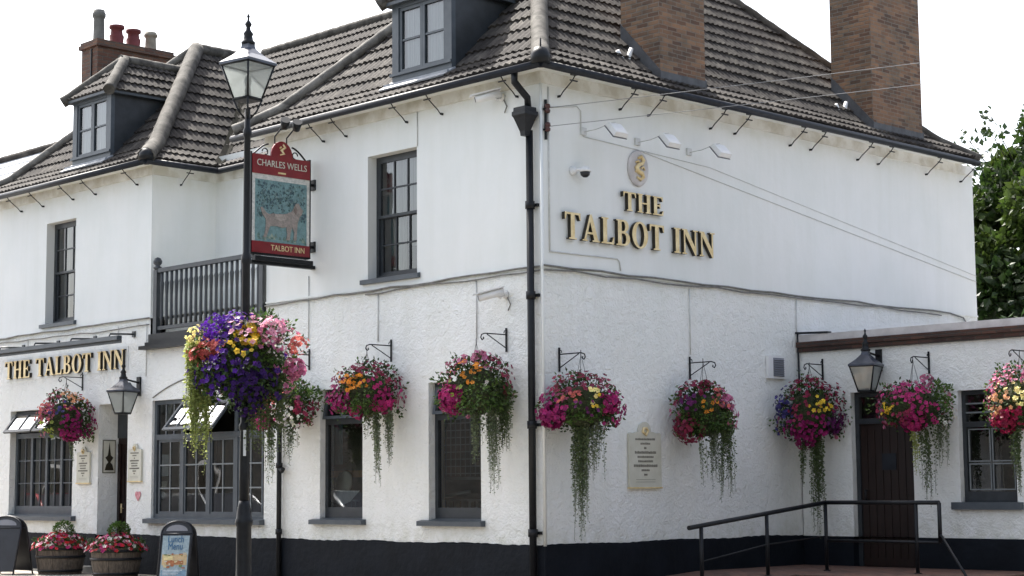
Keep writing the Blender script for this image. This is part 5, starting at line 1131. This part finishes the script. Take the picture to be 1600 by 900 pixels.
# barrel planters
def barrel(loc, label, seed, r=.41, h=.47):
    g = random.Random(seed); e = empty('barrel_planter', loc, 0, label, 'planter', 'half barrel planters on the pavement')
    m = MB(); nst = 22
    for k in range(nst):
        a0, a1 = 2*math.pi*k/nst+.01, 2*math.pi*(k+1)/nst-.01; dr_ = g.uniform(-.004, .004); vs_ = []
        for z_, rr in ((0, .86), (h*.5, .97), (h, 1.0)):
            for a in (a0, a1): vs_.append(((r*rr+dr_)*math.cos(a), (r*rr+dr_)*math.sin(a), z_))
        for z_, rr in ((h, .93),):
            for a in (a0, a1): vs_.append(((r*rr)*math.cos(a), (r*rr)*math.sin(a), z_))
        m.add(vs_, [(0, 1, 3, 2), (2, 3, 5, 4), (4, 5, 7, 6)])
    m.lathe([(r*.85, .01), (r*.955, h*.5), (r*.98, h*.97), (r*.92, h*.97), (r*.92, h*.8), (.01, h*.8)], (0, 0, 0), 22)
    tub = m.build('tub', 'oak', e)
    for z_, rr in ((.06, .875), (h*.62, .985), (h*.90, 1.0)): MB().lathe([(r*rr+.002, -.02), (r*rr+.012, -.02), (r*rr+.014, .02), (r*rr+.002, .02)], (0, 0, z_), 28).build('hoop', 'iron', tub)
    MB().lathe([(.001, .02), (r*.5, .03), (r*.93, 0)], (0, 0, h*.84), 18).build('soil', 'soil', e)
    ml, mf = MB(), MB()
    for _ in range(700):
        a = g.uniform(0, 6.28); q = r*1.15*math.sqrt(g.random()); p = Vector((q*math.cos(a), q*math.sin(a), h+g.uniform(-.10, .16)*(1.2-q/r*.4))); leaf(ml, p, rdir(g)+UP, rdir(g), g.uniform(.04, .07), (.04, .08, .02), g, .6)
    for _ in range(230):
        a = g.uniform(0, 6.28); q = r*1.22*math.sqrt(g.random()); p = Vector((q*math.cos(a), q*math.sin(a), h+.22*(1-(q/r)**2*.75)+g.uniform(-.05, .04)))
        flower(mf, p, Vector((math.cos(a)*q/r, math.sin(a)*q/r, .9))+rdir(g)*.4, g.uniform(.032, .045), g.choice([C['red'], C['red'], (.6, .03, .10), C['lpink'], C['hot'], C['white'], C['rose']]), g)
    ml.build('foliage', 'leaf', e); mf.build('flowers', 'petal', e)
    mb_ = MB()
    for _ in range(900): v = rdir(g); leaf(mb_, Vector((0, .05, h+.24))+v*Vector((.17, .17, .19)).length*.58*g.uniform(.7, 1), v+rdir(g)*.6, rdir(g), .035, (.06, .12, .02), g, .7)
    mb_.build('clipped_shrub', 'leaf', e)
    return e
barrel((-10.72, -.80, 0), 'half barrel of red and pink flowers standing under the left front window', 31); barrel((-8.98, -.80, 0), 'half barrel of red and pink flowers standing right of the front door', 32)

# ------------------------------------------------------------------ A-boards
def aboard(loc, rz, label, poster=True, h=.95, w=.48):
    e = empty('sandwich_board', loc, rz, label, 'A-board', 'black sandwich boards on the pavement')
    tilt = R(14)
    for s_, nm in ((-1, 'front'), (1, 'back')):
        an = s_*tilt*-1; U = Vector((1, 0, 0)); V = Vector((0, math.sin(an)*1, math.cos(an))); W = U.cross(V)
        org = Vector((0, s_*.27, 0)); hw = w/2
        poly = [(-hw, 0.06), (hw, .06), (hw, h*.80)] + [(hw*math.cos(R(a)), h*.80+h*.20*math.sin(R(a))) for a in range(15, 180, 15)] + [(-hw, h*.80)]
        p = MB().prism(poly, org-W*.012, U, V, W, .012).build('panel', 'black_board', e)
        m = MB()
        edge = [(-hw, 0), (-hw, h*.8)] + [(hw*math.cos(R(a)), h*.80+h*.2*math.sin(R(a))) for a in range(165, 0, -15)] + [(hw, h*.8), (hw, 0)]
        m.tube([org+U*u+V*v for u, v in edge], .015, 6); m.tube([org+U*-hw+V*(h*.80)+W*.005, org+U*hw+V*(h*.80)+W*.005], .010, 6); m.build('frame', 'gutter', e)
        if s_ == -1:
            m = MB(); m.prism([(hw*.7*math.cos(R(a)), h*.845+h*.10*math.sin(R(a))) for a in range(0, 181, 20)], org+W*.001, U, V, W, .003); m.build('header_plate', 'grey_pl', p)
            if poster:
                m = MB()
                def q(u0, u1, v0, v1, c, k): m.col = c; m.prism([(u0, v0), (u1, v0), (u1, v1), (u0, v1)], org+W*k, U, V, W, .002)
                q(-hw*.86, hw*.86, .10, h*.77, (.30, .40, .46), .002)
                q(-hw*.8, hw*.8, h*.30, h*.47, (.55, .42, .24), .005); q(-hw*.5, hw*.6, h*.31, h*.37, (.40, .16, .06), .008); q(-hw*.7, -hw*.1, h*.38, h*.45, (.66, .58, .30), .008)
                q(-hw*.8, hw*.8, .12, h*.22, (.18, .30, .42), .005)
                for k_ in range(26): uu_ = rng.uniform(-hw*.75, hw*.55); vv_ = h*rng.uniform(.24, .48); q(uu_, uu_+rng.uniform(.02, .06), vv_, vv_+rng.uniform(.01, .03), rng.choice([(.5, .3, .12), (.35, .12, .05), (.6, .5, .3), (.15, .22, .08), (.5, .52, .5)]), .011+k_*.0003)
                for k_ in range(4): q(-hw*.7, hw*(.2+.12*k_), .135+k_*.022, .142+k_*.022, (.7, .75, .78), .008)
                m.build('poster', 'paint_vc', p)
                for t_, v_, s2 in (('Lunch', h*.66, .15), ('Menu', h*.545, .15)):
                    o = text_part(e, t_, s2, org+V*v_+W*.010, 'blue_ink', 'poster_lettering', width=w*.5 if t_ == 'Lunch' else w*.46); o.rotation_euler = (R(90)-an*-1 if False else R(90)+an*-1, 0, 0)
    MB().tube([(-.28, -.12, .5), (-.28, .12, .5)], .006, 5).build('hinge_stay', 'iron', e)
M['blue_ink'] = mottled('blue_ink', (.02, .10, .22), (.03, .13, .27), 8, .5)
aboard((-6.52, -1.25, 0), R(38), 'black A-board with a pale blue lunch poster left of the lamp post')
aboard((-11.35, -1.45, 0), R(25), 'black A-board at the left edge of the photo, its panel bare', False, 1.0, .66)

# ------------------------------------------------------------------ neighbouring house (left), trees, added unseen terrace opposite
nb = empty('neighbouring_house', (-22, 4, 0), 0, 'neighbouring house with a pale slate roof beyond the left wing of the pub', 'house')
m = MB(); m.box(-11, 6.7, -3.3, 4, 0, 6.0); m.build('wall', 'smooth', nb)
m = MB(); m.add([(-11.4, -3.7, 5.85), (6.9, -3.7, 5.85), (6.9, 0, 9.22), (-11.4, 0, 9.22), (-11.4, 4.4, 5.85), (6.9, 4.4, 5.85), (-11.4, 0, 5.8), (6.9, 0, 5.8)], [(0, 1, 2, 3), (3, 2, 5, 4), (0, 3, 4, 6), (1, 7, 5, 2)]); nr = m.build('roof', 'slate', nb)
m = MB(); rolls(m, lambda s: (s, 0, 9.24), -11.3, 6.8, .10); m.build('ridge_tiles', 'tile', nr)
m = MB()
for k in range(12): t = k/12; m.box(-11.4, 6.9, -3.7+3.7*t-.004, -3.7+3.7*t+.012, 5.85+3.37*t+.0, 5.85+3.37*t+.018)
m.build('slate_courses', 'lead', nr)
for x in (-8, -4, 0): MB().box(x-.5, x+.5, -3.33, -3.28, 3.8, 5.2).build('window', 'joinery', nb)

CARS = []
def car(loc, rz, label, paint, first=None):
    e = empty('parked_car', loc, rz, label, 'car', 'cars parked along the kerb')
    # length along x, body lofted from cross-sections
    secs = [(-2.05, .62, .30, .62), (-1.95, .74, .25, .80), (-1.5, .82, .22, .92), (-.9, .84, .2, .95), (.2, .84, .2, .95), (1.0, .83, .2, .92), (1.7, .80, .22, .84), (2.0, .70, .28, .72), (2.1, .58, .34, .60)]
    vs_ = []; n = 10
    for x, w, zb, zt in secs:
        ring = [(-w*.9, zb), (-w, zb+.12), (-w, zt-.18), (-w*.95, zt-.06), (-w*.8, zt), (w*.8, zt), (w*.95, zt-.06), (w, zt-.18), (w, zb+.12), (w*.9, zb)]
        vs_ += [(x, a, b) for a, b in ring]
    fs_ = [(i*n+k, i*n+(k+1) % n, (i+1)*n+(k+1) % n, (i+1)*n+k) for i in range(len(secs)-1) for k in range(n)] + [tuple(range(n)), tuple((len(secs)-1)*n+k for k in range(n-1, -1, -1))]
    fix_normals(MB().add(vs_, fs_, True).build('body', paint, e))
    a = [(-1.75, .90), (-1.25, 1.36), (.15, 1.42), (1.05, .90)]
    vs_ = [(x, -w, z) for (x, z), w in zip(a, (.76, .60, .60, .76))] + [(x, w, z) for (x, z), w in zip(a, (.76, .60, .60, .76))]
    fix_normals(MB().add(vs_, [(0, 1, 5, 4), (2, 3, 7, 6), (0, 3, 2, 1), (4, 5, 6, 7)]).build('windows', 'black_board', e))
    m = MB(); m.box(-1.22, .13, -.58, .58, 1.365, 1.44)
    for q in (0, 4):
        for i, j in ((0, 1), (2, 3)): m.tube([vs_[q+i], vs_[q+j]], .035, 6)
        y_ = -.62 if q == 0 else .62; m.tube([(-.45, y_*1.1, .92), (-.5, y_, 1.4)], .03, 6)
    m.build('cabin_frame', paint, e)
    for x in (-1.3, 1.35):
        for y_ in (-.78, .78):
            w_ = MB().tube([(x, y_-.1, .32), (x, y_+.1, .32)], .32, 22).build('wheel', 'black_board', e); MB().tube([(x, y_-.105, .32), (x, y_+.105, .32)], .2, 16).build('rim', 'slate', w_)
    for y_ in (-.55, .55): MB().obox((2.04, y_, .66), (.05, 0, 0), (0, .16, 0), (0, 0, .07)).build('headlight', 'white_pl', e); MB().obox((-2.0, y_, .72), (.05, 0, 0), (0, .14, 0), (0, 0, .09)).build('tail_light', 'red_sign', e)
M['silver'] = mottled('silver_car_paint', (.42, .44, .46), (.46, .48, .5), 3, .25, metal=.5); M['red_car'] = mottled('red_car_paint', (.35, .015, .02), (.40, .02, .03), 3, .25)
car((-14.6, -5.0, -.12), 0, 'silver hatchback parked at the kerb, mirrored in the wide window', 'silver')
car((-21.5, -5.0, -.12), 0, 'red hatchback parked at the kerb, mirrored in the left window', 'red_car')
car((-10.4, -5.0, -.12), 0, 'nearest silver hatchback parked at the kerb, mirrored in the narrow window', 'silver')
car((-27.5, -5.0, -.12), 0, 'farthest silver hatchback parked at the kerb beyond the red one', 'silver')
def tree(loc, label, h, r, seed, nleaf, cols, cz=None, sq=1.0):
    h *= 1.08
    g = random.Random(seed); e = empty('tree', loc, 0, label, 'tree', 'trees behind the pub')
    m = MB(); m.tube([(0, 0, 0), (.1, 0, h*.25), (.05, .1, h*.5), (0, 0, h*.8)], [.28, .22, .15, .05], 10); tr = m.build('trunk', 'bark', e)
    cz = cz or h*.62; rv = h-cz
    cl = []
    for i in range(64):
        v = rdir(g); k = g.uniform(.45, 1.0); c = Vector((v.x*r*k, v.y*r*k, cz+v.z*rv*k*(1 if v.z > 0 else .8))); cl.append((c, g.uniform(.5, 1.15)*r*.27, g.choice(cols)))
    mt = MB()
    for c, rr, _ in cl[::2]: mt.tube([(0, 0, h*.35+.3*g.random()), Vector((c.x*.5, c.y*.5, c.z*.5+h*.25)), c], [.08, .05, .015], 5)
    mt.build('branches', 'bark', tr)
    MB_ = MB(); ml = MB(); nleaf = int(nleaf)
    for i in range(nleaf):
        c, rr, col = g.choice(cl); v = rdir(g); p = c + v*rr*g.random()**.45
        leaf(ml, p, v+rdir(g), rdir(g), g.uniform(.15, .28), col, g, .75)
    for i in range(26):   # thin shoots above the crown
        v = rdir(g); v.z = abs(v.z)+.5; v.normalize(); p0 = Vector((v.x*r*.8, v.y*r*.8, cz+v.z*rv*.85)); MB_.tube([p0-v*.9, p0+v*1.3], [.02, .005], 4)
        for k in range(16): leaf(ml, p0+v*k*.085+rdir(g)*.09, rdir(g), rdir(g), .16, cols[0], g, .7)
    MB_.build('twigs', 'bark', tr); ml.build('crown', 'leaf', e); return e
tree((-4.5, 22.5, 0), 'bright green tree right behind the far end of the side wall', 9.6, 3.7, 51, 62000, [(.026, .05, .010), (.05, .082, .015), (.02, .04, .010)], 5.6)
tree((.8, 25.0, 0), 'dark green tree standing farthest right behind the flat-roofed extension', 8.8, 3.4, 52, 44000, [(.02, .042, .012), (.035, .065, .016), (.05, .09, .02)], 5.2)
tree((-6.8, 27.5, 0), 'taller thin-topped tree showing just above the pub eaves', 10.7, 3.6, 53, 9000, [(.03, .055, .02), (.04, .07, .02)])
hg = empty('hedge', (0, 16.0, 0), 0, 'dark hedge behind the extension under the trees', 'hedge')
m = MB(); g = random.Random(9)
for i in range(9000): leaf(m, Vector((g.uniform(-7, 8), g.uniform(-.9, .9)+2, g.uniform(.1, 5.0))), rdir(g), rdir(g), g.uniform(.12, .22), (.03, .055, .018), g, .7)
m.build('foliage', 'leaf', hg)
m = MB(); [m.tube([(x, 2, 0), (x+.2, 2, 3.8)], [.09, .03], 6) for x in range(-6, 8, 2)]; m.build('stems', 'bark', hg)

tc_ = empty('unseen_terrace', (-20, -17, 0), 0, 'unseen brick terrace added across the street to darken and fill the window reflections', 'terrace')  # added out of view to block low sky and feed window reflections
m = MB(); m.box(-40, 26, -8, 0, 0, 5.4); m.build('wall', 'unseen_terrace', tc_)
m = MB(); m.add([(-40.3, .3, 5.3), (26.3, .3, 5.3), (26.3, -4, 8.4), (-40.3, -4, 8.4), (-40.3, -8.3, 5.3), (26.3, -8.3, 5.3)], [(0, 1, 2, 3), (3, 2, 5, 4)]); m.build('roof', 'slate', tc_)
for i in range(13):
    for z in (.9, 3.3): 
        f_ = MB().box(-38+i*5, -36.8+i*5, 0.01, .05, z, z+1.4).build('window', 'white_pl', tc_); MB().box(-37.9+i*5, -36.9+i*5, .052, .056, z+.1, z+1.3).build('pane', 'glass', f_)

# unseen houses added on the far side of the side road (behind and right of the camera): they shade and tint the side wall
te = empty('unseen_terrace', (21, 20, 0), 0, 'unseen terrace added across the side road to shade the side wall', 'terrace')
MB().box(0, 9, -34, 44, 0, 8.4).build('wall', 'unseen_terrace', te)
MB().add([(-.3, -34.3, 8.3), (-.3, 44.3, 8.3), (4.5, 44.3, 12), (4.5, -34.3, 12), (9.3, 44.3, 8.3), (9.3, -34.3, 8.3)], [(0, 1, 2, 3), (3, 2, 4, 5)]).build('roof', 'tile', te)
for i in range(15):
    for z in (.9, 3.5):
        f_ = MB().box(-.05, -.01, -32+i*5, -30.8+i*5, z, z+1.4).build('window', 'white_pl', te); MB().box(-.056, -.052, -31.9+i*5, -30.9+i*5, z+.1, z+1.3).build('pane', 'glass', f_)
